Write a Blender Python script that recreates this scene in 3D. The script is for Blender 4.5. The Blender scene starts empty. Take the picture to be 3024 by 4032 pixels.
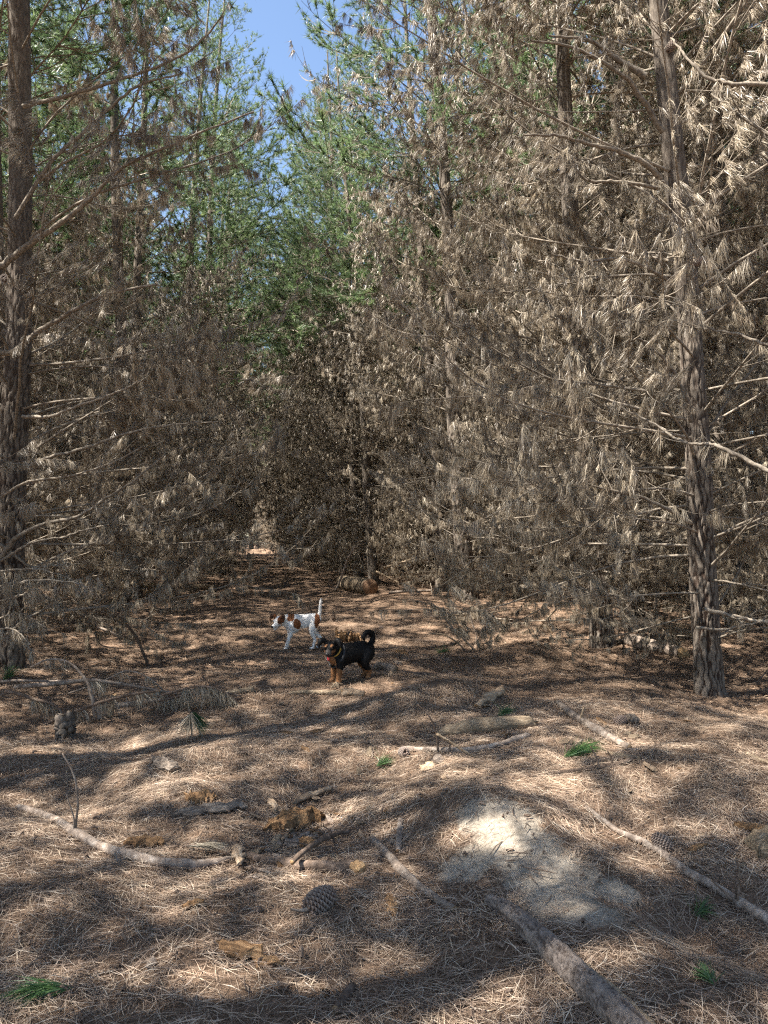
import bpy, math, random
import numpy as np
from mathutils import Vector, Matrix, noise as mnoise

# ------------------------------------------------------------------ camera, world, sun
sc = bpy.context.scene
COL = sc.collection
F = 3030.0                      # focal length in photograph pixels (3024 x 4032)
YAW, PITCH = math.radians(10.14), math.radians(2.3)
CAM = np.array([0.0, 0.0, 1.50])
cd = bpy.data.cameras.new('camera'); co = bpy.data.objects.new('camera', cd); COL.objects.link(co)
cd.sensor_fit = 'VERTICAL'; cd.sensor_height = 34.6; cd.lens = 34.6 * F / 4032
cd.clip_start = 0.05; cd.clip_end = 2000
co.location = CAM
co.rotation_euler = (math.pi / 2 + PITCH, 0, -YAW)
sc.camera = co
FWD = np.array([math.sin(YAW) * math.cos(PITCH), math.cos(YAW) * math.cos(PITCH), math.sin(PITCH)])
RGT = np.array([math.cos(YAW), -math.sin(YAW), 0.0])
UPV = np.cross(RGT, FWD)

SUN_AZ, SUN_EL = math.radians(258), math.radians(58)      # compass style: 0 = +Y, 90 = +X
sdir = np.array([math.sin(SUN_AZ) * math.cos(SUN_EL), math.cos(SUN_AZ) * math.cos(SUN_EL), math.sin(SUN_EL)])
w = bpy.data.worlds.new('World'); sc.world = w; w.use_nodes = True
nt = w.node_tree; bg = nt.nodes['Background']
sky = nt.nodes.new('ShaderNodeTexSky'); sky.sky_type = 'NISHITA'; sky.sun_disc = False
sky.sun_elevation = SUN_EL; sky.sun_rotation = SUN_AZ
sky.air_density = 1.0; sky.dust_density = 0.5; sky.ozone_density = 1.0
tcw = nt.nodes.new('ShaderNodeTexCoord'); cn = nt.nodes.new('ShaderNodeTexNoise'); cn.inputs['Scale'].default_value = 4.5; cn.inputs['Detail'].default_value = 9; cn.inputs['Roughness'].default_value = .6
nt.links.new(tcw.outputs['Generated'], cn.inputs['Vector'])
cr = nt.nodes.new('ShaderNodeMapRange'); cr.inputs['From Min'].default_value = .60; cr.inputs['From Max'].default_value = .78; nt.links.new(cn.outputs[0], cr.inputs[0])
cm = nt.nodes.new('ShaderNodeMix'); cm.data_type = 'RGBA'; nt.links.new(cr.outputs[0], cm.inputs[0]); nt.links.new(sky.outputs[0], cm.inputs[6]); cm.inputs[7].default_value = (6.5, 6.7, 7.0, 1)
nt.links.new(cm.outputs[2], bg.inputs[0]); bg.inputs[1].default_value = 0.054
sd = bpy.data.lights.new('sun', 'SUN'); so = bpy.data.objects.new('sun', sd); COL.objects.link(so)
sd.energy = 5.0; sd.angle = math.radians(0.53); sd.color = (1.0, 0.94, 0.855)
so.rotation_euler = Vector(-sdir).to_track_quat('-Z', 'Y').to_euler()
so.location = (0, 0, 60)
vs = sc.view_settings
vs.view_transform = 'Standard'; vs.look = 'None'; vs.gamma = 1.0; vs.use_curve_mapping = False
vs.exposure = 2.42
sc.cycles.max_bounces = 4; sc.cycles.diffuse_bounces = 3; sc.cycles.transmission_bounces = 2
sc.cycles.use_adaptive_sampling = True; sc.cycles.adaptive_threshold = .02
sc.cycles.use_denoising = False; sc.cycles.filter_width = 1.25

# ------------------------------------------------------------------ terrain height
R0 = np.random.default_rng(7)
_w = []
for lam, amp, n in ((14, .05, 4), (5.0, .045, 5), (2.2, .026, 7), (1.0, .011, 8), (.5, .005, 8)):
    for i in range(n):
        a = R0.uniform(0, 2 * math.pi); k = 2 * math.pi / (lam * R0.uniform(.75, 1.3))
        _w.append((k * math.cos(a), k * math.sin(a), R0.uniform(0, 6.28), amp / math.sqrt(n) * 1.4))
MOUNDS = []          # x, y, rx, ry, rotation, height
def hgt(x, y):
    x = np.asarray(x, float); y = np.asarray(y, float)
    h = np.zeros(np.broadcast(x, y).shape)
    for kx, ky, p, a in _w:
        h = h + a * np.sin(kx * x + ky * y + p)
    # transverse ripples in the old track, further along
    h = h + .05 * np.sin(y * 1.25 + .6 * np.sin(x * .9)) * np.exp(-((x - .6) / 2.4) ** 2) * np.clip((y - 9) / 6, 0, 1)
    for mx, my, rx, ry, ro, mh in MOUNDS:
        c, s = math.cos(ro), math.sin(ro)
        u = ((x - mx) * c + (y - my) * s) / rx; v = (-(x - mx) * s + (y - my) * c) / ry
        h = h + mh * np.exp(-(u * u + v * v))
    r = np.sqrt(x * x + y * y)
    return h * np.clip((r - .2) / 2.0, .15, 1) + .012 * np.clip(y - 18, 0, 60)
def ray(px, py):
    d = FWD + RGT * ((px - 1512) / F) + UPV * ((2016 - py) / F)
    return d
def flat(px, py, z=0.0):
    d = ray(px, py); t = (z - CAM[2]) / d[2]
    return CAM + d * t
for (px, py, rx, ry, ro, mh) in ((2040, 3310, .28, .75, .42, .11), (2260, 3500, .17, .42, .5, .09), (2480, 3560, .14, .55, .55, -.10), (2080, 2590, .75, .45, .3, .22), (1000, 2620, .8, .35, 0, .10),
                                 (1750, 2790, .55, .3, .2, .10), (1150, 2310, 1.3, .6, 0, .16), (1560, 2400, 1.2, .7, 0, .14),
                                 (1900, 2430, 1.0, .6, .2, .12), (700, 3090, .3, .22, 0, .06), (2720, 3060, .8, .3, .4, .08), (650, 2990, .4, .25, .2, .07),
                                 (2480, 2700, .7, .25, -.2, .09), (250, 3560, .5, .3, .2, .05), (400, 2500, .9, .5, 0, .09)):
    p = flat(px, py); MOUNDS.append((p[0], p[1], rx, ry, ro, mh))
def G(px, py, lift=0.0):
    """point of the ground seen at a photograph pixel"""
    d = ray(px, py); t = .8; last = t
    while t < 200:
        p = CAM + d * t
        if p[2] < hgt(p[0], p[1]): break
        last = t; t *= 1.015
    lo, hi = last, t
    for _ in range(24):
        m = (lo + hi) / 2; p = CAM + d * m
        if p[2] < hgt(p[0], p[1]): hi = m
        else: lo = m
    p = CAM + d * hi; p[2] += lift
    return p
def D(px, py, ref):
    """point on a pixel's ray as far away as the point ref"""
    dep = float(np.dot(np.asarray(ref) - CAM, FWD))
    return CAM + ray(px, py) * dep

# ------------------------------------------------------------------ mesh helpers
def mesh(name, V, T, mats=(), smooth=False, midx=None):
    V = np.ascontiguousarray(V, dtype=np.float32); T = np.ascontiguousarray(T, dtype=np.int32)
    me = bpy.data.meshes.new(name)
    me.vertices.add(len(V)); me.vertices.foreach_set('co', V.ravel())
    me.loops.add(T.size); me.loops.foreach_set('vertex_index', T.ravel())
    me.polygons.add(len(T)); me.polygons.foreach_set('loop_start', np.arange(len(T), dtype=np.int32) * T.shape[1])
    if midx is not None: me.polygons.foreach_set('material_index', np.ascontiguousarray(midx, dtype=np.int32))
    me.polygons.foreach_set('use_smooth', np.full(len(T), bool(smooth)))
    me.update(calc_edges=True)
    for m in mats: me.materials.append(m)
    return me
def obj(name, me, parent=None, label=None, cat=None, group=None, kind=None, loc=None, rot=None):
    o = bpy.data.objects.new(name, me); COL.objects.link(o)
    if parent is not None: o.parent = parent
    if loc is not None: o.location = loc
    if rot is not None: o.rotation_euler = rot
    if label: o['label'] = label
    if cat: o['category'] = cat
    if group: o['group'] = group
    if kind: o['kind'] = kind
    return o
def attr(me, name, vals):
    a = me.attributes.new(name, 'FLOAT', 'POINT'); a.data.foreach_set('value', np.ascontiguousarray(vals, dtype=np.float32))
def colattr(me, name, vals):
    a = me.color_attributes.new(name, 'FLOAT_COLOR', 'POINT')
    c = np.ones((len(vals), 4), np.float32); c[:, :3] = vals; a.data.foreach_set('color', c.ravel())
def unit(v): return v / np.maximum(np.linalg.norm(v, axis=-1, keepdims=True), 1e-9)
def tubes(P, R, S=5, cap=False):
    """P (n,k,3), R (n,k): n tubes with k rings each -> verts, tris"""
    n, k, _ = P.shape
    T = np.empty_like(P); T[:, 1:-1] = P[:, 2:] - P[:, :-2]; T[:, 0] = P[:, 1] - P[:, 0]; T[:, -1] = P[:, -1] - P[:, -2]
    T = unit(T)
    ref = np.where(np.abs(T[:, :1, 2:3]) > .8, np.array([1., .13, 0]), np.array([0.05, .09, 1.]))
    A = unit(np.cross(T, np.broadcast_to(ref, T.shape))); B = np.cross(T, A)
    th = np.arange(S) * 2 * math.pi / S
    V = P[:, :, None, :] + R[:, :, None, None] * (A[:, :, None, :] * np.cos(th)[:, None] + B[:, :, None, :] * np.sin(th)[:, None])
    idx = np.arange(n * k * S).reshape(n, k, S)
    a = idx[:, :-1, :]; b = np.roll(a, -1, 2); c = idx[:, 1:, :]; d = np.roll(c, -1, 2)
    F1 = np.stack([a, b, d], -1).reshape(-1, 3); F2 = np.stack([a, d, c], -1).reshape(-1, 3)
    V = V.reshape(-1, 3); T3 = np.concatenate([F1, F2])
    if cap:
        e = []
        V = np.concatenate([V, P[:, 0], P[:, -1]]); base = n * k * S
        for i in range(n):
            for s in range(S):
                e.append((idx[i, 0, (s + 1) % S], idx[i, 0, s], base + i)); e.append((idx[i, -1, s], idx[i, -1, (s + 1) % S], base + n + i))
        return V, T3, np.array(e)
    return V, T3
def needle_strips(B, Dr, L, wd, rng, bend=None, lod=0):
    n = len(B)
    side = unit(np.cross(Dr, rng.normal(size=(n, 3)))) * wd[:, None] * .5
    if lod == 0:            # 5 verts, 3 tris, bent half way
        M = B + Dr * (L * .5)[:, None]
        D2 = unit(Dr + bend) if bend is not None else Dr
        E = M + D2 * (L * .5)[:, None]
        V = np.stack([B - side, B + side, M + side, M - side, E], 1).reshape(-1, 3)
        i = np.arange(n)[:, None] * 5
        T = np.concatenate([i + np.array([[0, 1, 2]]), i + np.array([[0, 2, 3]]), i + np.array([[3, 2, 4]])], 1).reshape(-1, 3)
    elif lod == 1:          # diamond, 2 tris
        M = B + Dr * (L * .45)[:, None]; D2 = unit(Dr + bend) if bend is not None else Dr
        E = M + D2 * (L * .55)[:, None]
        V = np.stack([B, M + side, M - side, E], 1).reshape(-1, 3)
        i = np.arange(n)[:, None] * 4
        T = np.concatenate([i + np.array([[0, 1, 2]]), i + np.array([[2, 1, 3]])], 1).reshape(-1, 3)
    else:
        E = B + Dr * L[:, None]
        V = np.stack([B - side, B + side, E], 1).reshape(-1, 3)
        T = np.arange(n * 3).reshape(n, 3)
    return V, T
def join(parts):
    Vs, Ts, o = [], [], 0
    for V, T in parts:
        Vs.append(V); Ts.append(T + o); o += len(V)
    return np.concatenate(Vs), np.concatenate(Ts)

# ------------------------------------------------------------------ materials
def mat(name):
    m = bpy.data.materials.new(name); m.use_nodes = True
    n = m.node_tree.nodes; l = m.node_tree.links
    return m, n, l, n['Principled BSDF'], n['Material Output']
def ramp(n, stops):
    r = n.new('ShaderNodeValToRGB'); e = r.color_ramp.elements
    e[0].position, e[0].color = stops[0][0], (*stops[0][1], 1); e[1].position, e[1].color = stops[-1][0], (*stops[-1][1], 1)
    for p, c in stops[1:-1]:
        k = e.new(p); k.color = (*c, 1)
    return r
def needle_mat(name, stops, trans=.3, hue_obj=.0, rough=.6, tuft=False):
    m, n, l, b, out = mat(name)
    g = n.new('ShaderNodeNewGeometry'); r = ramp(n, stops); 
    if tuft:
        ta = n.new('ShaderNodeAttribute'); ta.attribute_name = 'tint'; l.new(ta.outputs['Fac'], r.inputs[0])
    else: l.new(g.outputs['Random Per Island'], r.inputs[0])
    tc = n.new('ShaderNodeTexCoord'); nz = n.new('ShaderNodeTexNoise'); nz.inputs['Scale'].default_value = 1.3
    l.new(g.outputs['Position'], nz.inputs['Vector'])
    hs = n.new('ShaderNodeHueSaturation'); mr = n.new('ShaderNodeMapRange')
    mr.inputs['From Min'].default_value = .3; mr.inputs['From Max'].default_value = .7; mr.inputs['To Min'].default_value = .75; mr.inputs['To Max'].default_value = 1.25
    l.new(nz.outputs[0], mr.inputs[0]); l.new(mr.outputs[0], hs.inputs['Value']); l.new(r.outputs[0], hs.inputs['Color'])
    b.inputs['Roughness'].default_value = rough; b.inputs['Specular IOR Level'].default_value = .5
    l.new(hs.outputs[0], b.inputs['Base Color'])
    t = n.new('ShaderNodeBsdfTranslucent'); l.new(hs.outputs[0], t.inputs[0])
    mx = n.new('ShaderNodeMixShader'); mx.inputs[0].default_value = trans
    l.new(b.outputs[0], mx.inputs[1]); l.new(t.outputs[0], mx.inputs[2]); l.new(mx.outputs[0], out.inputs[0])
    return m
M_DEAD = needle_mat('dead needles', [(0, (.095, .072, .050)), (.35, (.205, .162, .114)), (.7, (.34, .285, .208)), (1, (.50, .44, .345))], .22, tuft=True, rough=.42)
M_GREEN = needle_mat('green needles', [(0, (.06, .105, .045)), (.5, (.115, .175, .075)), (.85, (.19, .26, .11)), (1, (.29, .28, .13))], .42, rough=.45, tuft=True)
M_LITTER = needle_mat('fallen needles', [(0, (.10, .065, .045)), (.3, (.23, .158, .11)), (.6, (.37, .275, .20)), (.88, (.46, .36, .26)), (1, (.58, .49, .38))], .08, rough=.5)
M_LITTER2 = needle_mat('fallen needles further off', [(0, (.13, .085, .057)), (.5, (.25, .173, .118)), (1, (.39, .295, .21))], .08, rough=.5)
M_SPRIG = needle_mat('fresh sprig needles', [(0, (.03, .07, .02)), (.5, (.055, .12, .035)), (1, (.13, .21, .07))], .25, rough=.4)
M_DRYTUFT = needle_mat('grey dry needles', [(0, (.22, .18, .13)), (.5, (.34, .29, .21)), (1, (.48, .42, .33))], .15)
def wood_mat(name, stops, scale=(14, 14, 2.2), bump=.35, rough=.85, nscale=3.0, use='Object', detail=8):
    m, n, l, b, out = mat(name)
    tc = n.new('ShaderNodeTexCoord'); mp = n.new('ShaderNodeMapping'); mp.inputs['Scale'].default_value = scale
    l.new(tc.outputs[use], mp.inputs[0])
    nz = n.new('ShaderNodeTexNoise'); nz.inputs['Scale'].default_value = nscale; nz.inputs['Detail'].default_value = detail; nz.inputs['Roughness'].default_value = .65
    l.new(mp.outputs[0], nz.inputs['Vector'])
    oi = n.new('ShaderNodeObjectInfo')
    r = ramp(n, stops); l.new(nz.outputs[0], r.inputs[0])
    hs = n.new('ShaderNodeHueSaturation'); mr = n.new('ShaderNodeMapRange'); mr.inputs['To Min'].default_value = .8; mr.inputs['To Max'].default_value = 1.2
    l.new(oi.outputs['Random'], mr.inputs[0]); l.new(mr.outputs[0], hs.inputs['Value']); l.new(r.outputs[0], hs.inputs['Color'])
    l.new(hs.outputs[0], b.inputs['Base Color'])
    bp = n.new('ShaderNodeBump'); bp.inputs['Strength'].default_value = bump; bp.inputs['Distance'].default_value = .02
    l.new(nz.outputs[0], bp.inputs['Height']); l.new(bp.outputs[0], b.inputs['Normal'])
    b.inputs['Roughness'].default_value = rough; b.inputs['Specular IOR Level'].default_value = .2
    return m
M_TWIG = wood_mat('dead twig bark', [(.3, (.10, .080, .060)), (.5, (.19, .160, .125)), (.7, (.33, .29, .235))], (6, 6, 6), .3, nscale=5)
M_STICK = wood_mat('weathered stick bark', [(.3, (.10, .075, .058)), (.5, (.21, .165, .13)), (.7, (.36, .31, .26))], (7, 7, 7), .5, nscale=4)
M_DARKSTICK = wood_mat('dark stick bark', [(.3, (.055, .038, .028)), (.5, (.12, .085, .062)), (.72, (.24, .18, .14))], (7, 7, 7), .5, nscale=4)
M_PALE = wood_mat('pale barkless wood', [(.3, (.10, .072, .047)), (.5, (.21, .158, .105)), (.7, (.34, .275, .195))], (3, 16, 16), .6, nscale=5)
M_ENDWOOD = wood_mat('broken wood end', [(.3, (.16, .09, .045)), (.5, (.32, .20, .10)), (.7, (.48, .34, .19))], (12, 12, 12), .5, nscale=4)
M_ROT = wood_mat('orange rotten wood', [(.3, (.05, .028, .015)), (.45, (.17, .095, .045)), (.6, (.30, .18, .09)), (.75, (.44, .31, .18))], (4, 30, 14), .9, nscale=2.5)
M_CHIP = wood_mat('wood chip', [(.3, (.13, .085, .055)), (.5, (.28, .20, .13)), (.7, (.45, .36, .26))], (4, 30, 14), .6, nscale=2.5)
M_GREYSLAB = wood_mat('grey weathered slab', [(.3, (.055, .042, .032)), (.5, (.145, .115, .09)), (.7, (.27, .225, .18))], (4, 16, 9), .6, nscale=4)
def bark_mat(name, hi, lo):
    m, n, l, b, out = mat(name)
    a = n.new('ShaderNodeAttribute'); a.attribute_name = 'crack'
    tc = n.new('ShaderNodeTexCoord'); nz = n.new('ShaderNodeTexNoise'); nz.inputs['Scale'].default_value = 26; nz.inputs['Detail'].default_value = 9; nz.inputs['Roughness'].default_value = .7
    mp = n.new('ShaderNodeMapping'); mp.inputs['Scale'].default_value = (1, 1, .45); l.new(tc.outputs['Object'], mp.inputs[0]); l.new(mp.outputs[0], nz.inputs['Vector'])
    r = ramp(n, [(.28, lo), (.5, hi), (.72, tuple(min(1, c * 1.6) for c in hi))]); l.new(nz.outputs[0], r.inputs[0])
    mx = n.new('ShaderNodeMix'); mx.data_type = 'RGBA'; l.new(a.outputs['Fac'], mx.inputs[0]); l.new(r.outputs[0], mx.inputs[6]); mx.inputs[7].default_value = (.035, .022, .016, 1)
    l.new(mx.outputs[2], b.inputs['Base Color'])
    bp = n.new('ShaderNodeBump'); bp.inputs['Strength'].default_value = .6; bp.inputs['Distance'].default_value = .012
    l.new(nz.outputs[0], bp.inputs['Height']); l.new(bp.outputs[0], b.inputs['Normal'])
    b.inputs['Roughness'].default_value = .9; b.inputs['Specular IOR Level'].default_value = .15
    return m
M_BARK = bark_mat('pine bark', (.128, .108, .088), (.055, .044, .034))
M_LOGBARK = bark_mat('log bark', (.19, .155, .13), (.12, .095, .078))

# ------------------------------------------------------------------ ground
def sand_mask(x, y, raw=False):
    m = np.zeros(np.shape(x))
    for px, py, rx, ry, ro in ((1960, 3240, .20, .30, .5), (2080, 3330, .20, .40, .6), (2240, 3500, .15, .28, .7), (1830, 3330, .16, .13, .2), (2310, 3400, .10, .30, .7), (2160, 3420, .16, .26, .6), (2290, 3530, .12, .2, .7)):
        p = flat(px, py, .08); c, s = math.cos(ro), math.sin(ro)
        u = ((x - p[0]) * c + (y - p[1]) * s) / rx; v = (-(x - p[0]) * s + (y - p[1]) * c) / ry
        m = np.maximum(m, np.exp(-(u * u + v * v) ** 1.5))
    n = .16 * np.sin(x * 31 + 3 * np.sin(y * 17)) + .18 * np.sin(y * 23 + 2 * np.sin(x * 29 + 1)) + .14 * np.sin(x * 67 + y * 43 + 2 * np.sin(y * 51)) + .10 * np.sin(x * 110 - y * 93)
    if raw: return m
    return np.clip((m + n * .9 - .46) / .30, 0, 1) * (m > .12)
def axis_pts(lo, hi, c, fine, grow, half):
    pts = [c]; s = fine; x = c
    while x < hi:
        if abs(x - c) > half: s *= grow
        x += s; pts.append(x)
    s = fine; x = c; left = []
    while x > lo:
        if abs(x - c) > half: s *= grow
        x -= s; left.append(x)
    return np.array(left[::-1] + pts)
gx = axis_pts(-400, 400, .9, .05, 1.055, 4.0); gy = axis_pts(-300, 700, 4.6, .05, 1.036, 4.2)
X, Y = np.meshgrid(gx, gy); Z = hgt(X, Y)
Z = Z + .018 * np.sin(X * 19 + 2 * np.sin(Y * 13)) * np.sin(Y * 17 + 2 * np.sin(X * 11)) * sand_mask(X, Y)
V = np.stack([X, Y, Z], -1).reshape(-1, 3); nx, ny = len(gx), len(gy)
I = np.arange(nx * ny).reshape(ny, nx)
Q = np.stack([I[:-1, :-1], I[:-1, 1:], I[1:, 1:], I[1:, :-1]], -1).reshape(-1, 4)
m, n, l, b, out = mat('needle covered ground')
tc = n.new('ShaderNodeTexCoord')
def nnode(scale, detail=6, vec=None, dist=0.0, rough=.6):
    k = n.new('ShaderNodeTexNoise'); k.inputs['Scale'].default_value = scale; k.inputs['Detail'].default_value = detail; k.inputs['Distortion'].default_value = dist; k.inputs['Roughness'].default_value = rough
    l.new(vec if vec is not None else tc.outputs['Object'], k.inputs['Vector']); return k
wv = nnode(1.1, 2)
mp1 = n.new('ShaderNodeMapping'); mp1.inputs['Scale'].default_value = (9, 75, 9); mp1.inputs['Rotation'].default_value = (0, 0, .3)
mp2 = n.new('ShaderNodeMapping'); mp2.inputs['Scale'].default_value = (70, 9, 9); mp2.inputs['Rotation'].default_value = (0, 0, .5)
l.new(tc.outputs['Object'], mp1.inputs[0]); l.new(tc.outputs['Object'], mp2.inputs[0])
s1 = nnode(1, 5, mp1.outputs[0], .8); s2 = nnode(1, 5, mp2.outputs[0], .8)
mxs = n.new('ShaderNodeMix'); mxs.data_type = 'FLOAT'
l.new(wv.outputs[0], mxs.inputs[0]); l.new(s1.outputs[0], mxs.inputs[2]); l.new(s2.outputs[0], mxs.inputs[3])
rg = ramp(n, [(.25, (.055, .036, .025)), (.45, (.14, .096, .067)), (.6, (.235, .168, .120)), (.78, (.40, .305, .225))]); l.new(mxs.outputs[0], rg.inputs[0])
big = nnode(.8, 4); rb = ramp(n, [(.3, (.72, .70, .68)), (.7, (1.15, 1.1, 1.05))]); l.new(big.outputs[0], rb.inputs[0])
mul = n.new('ShaderNodeMix'); mul.data_type = 'RGBA'; mul.blend_type = 'MULTIPLY'; mul.inputs[0].default_value = 1
l.new(rg.outputs[0], mul.inputs[6]); l.new(rb.outputs[0], mul.inputs[7])
sa = n.new('ShaderNodeAttribute'); sa.attribute_name = 'sand'
se = nnode(11, 10, rough=.72); sm1 = n.new('ShaderNodeMath'); sm1.operation = 'MULTIPLY_ADD'; l.new(se.outputs[0], sm1.inputs[0]); sm1.inputs[1].default_value = 1.3; l.new(sa.outputs['Fac'], sm1.inputs[2])
smr = n.new('ShaderNodeMapRange'); smr.inputs['From Min'].default_value = 1.10; smr.inputs['From Max'].default_value = 1.30; l.new(sm1.outputs[0], smr.inputs[0])
sn = nnode(38, 8, rough=.7); rs = ramp(n, [(.3, (.20, .166, .128)), (.55, (.37, .318, .252)), (.75, (.50, .44, .36))]); l.new(sn.outputs[0], rs.inputs[0])
mx = n.new('ShaderNodeMix'); mx.data_type = 'RGBA'; l.new(smr.outputs[0], mx.inputs[0]); l.new(mul.outputs[2], mx.inputs[6]); l.new(rs.outputs[0], mx.inputs[7])
l.new(mx.outputs[2], b.inputs['Base Color'])
add = n.new('ShaderNodeMath'); add.operation = 'ADD'; l.new(mxs.outputs[0], add.inputs[0]); l.new(sn.outputs[0], add.inputs[1])
bp = n.new('ShaderNodeBump'); bp.inputs['Strength'].default_value = .8; bp.inputs['Distance'].default_value = .03; l.new(add.outputs[0], bp.inputs['Height']); l.new(bp.outputs[0], b.inputs['Normal'])
b.inputs['Roughness'].default_value = .95; b.inputs['Specular IOR Level'].default_value = .1
me = mesh('ground', V, Q, [m], True); attr(me, 'sand', sand_mask(V[:, 0], V[:, 1], True))
obj('ground', me, kind='structure', label='forest floor thick with fallen brown pine needles')

# ------------------------------------------------------------------ needle litter (uncountable)
def litter(name, label, n, y0, y1, wid, Lr, seed, lod, extra=0.0, zmax=.022):
    rng = np.random.default_rng(seed)
    # spread over the wedge that the view covers, a little wider
    t = np.sqrt(rng.uniform(y0 ** 2, y1 ** 2, n)); a = rng.uniform(math.radians(-24), math.radians(45), n)
    x = t * np.sin(a); y = t * np.cos(a)
    keep = rng.uniform(0, 1, n) > .86 * sand_mask(x, y); x, y = x[keep], y[keep]; n = len(x)
    clump = np.sin(x * 6.1 + 2 * np.sin(y * 4.3)) * np.sin(y * 5.2 + 2 * np.sin(x * 3.7))
    keep = rng.uniform(0, 1, n) < (.62 + .38 * clump); x, y = x[keep], y[keep]; n = len(x)
    fld = 1.3 * np.sin(x * 1.9 + 1.2 * np.sin(y * 1.3)) + 1.2 * np.sin(y * 2.3 + 1.5 * np.sin(x * 1.7 + 1)) + .8 * np.sin(x * 5 + y * 4)
    an = fld + rng.normal(0, 1.05, n)
    pit = rng.normal(.02, .13, n)
    Dr = np.stack([np.cos(an) * np.cos(pit), np.sin(an) * np.cos(pit), np.sin(pit)], -1)
    L = rng.uniform(Lr[0], Lr[1], n); zz = hgt(x, y) + rng.uniform(.001, zmax, n) ** 1.0
    e = .05
    gxs = (hgt(x + e, y) - hgt(x - e, y)) / (2 * e); gys = (hgt(x, y + e) - hgt(x, y - e)) / (2 * e)
    Dr[:, 2] += Dr[:, 0] * gxs + Dr[:, 1] * gys; Dr = unit(Dr)
    B = np.stack([x, y, zz], -1) - Dr * (L * .5)[:, None]
    bend = np.stack([rng.normal(0, .22, n), rng.normal(0, .22, n), rng.normal(-.05, .1, n)], -1)
    # needles lie flat: their width is horizontal
    side = unit(np.cross(Dr, np.array([0, 0, 1.]) + rng.normal(0, .35, (n, 3)))) * (wid * rng.uniform(.7, 1.3, n))[:, None] * .5
    if lod == 1:
        M = B + Dr * (L * .48)[:, None]; E = M + unit(Dr + bend) * (L * .52)[:, None]
        V = np.stack([B, M + side, M - side, E], 1).reshape(-1, 3); i = np.arange(n)[:, None] * 4
        T = np.concatenate([i + np.array([[0, 1, 2]]), i + np.array([[2, 1, 3]])], 1).reshape(-1, 3)
    else:
        V = np.stack([B - side, B + side, B + Dr * L[:, None]], 1).reshape(-1, 3); T = np.arange(3 * n).reshape(n, 3)
    obj(name, mesh(name, V, T, [M_LITTER if y0 < 5 else M_LITTER2]), kind='stuff', label=label)
litter('needle_litter', 'loose brown pine needles covering the foreground', 230000, 1.9, 7.0, .0024, (.07, .16), 1, 1)
litter('needle_litter', 'loose brown pine needles around the two dogs', 230000, 6.8, 15.5, .0042, (.09, .20), 2, 2, zmax=.03)
litter('needle_litter', 'pine needle carpet on the far part of the track', 60000, 15, 34, .009, (.14, .30), 3, 2, zmax=.04)

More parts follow.
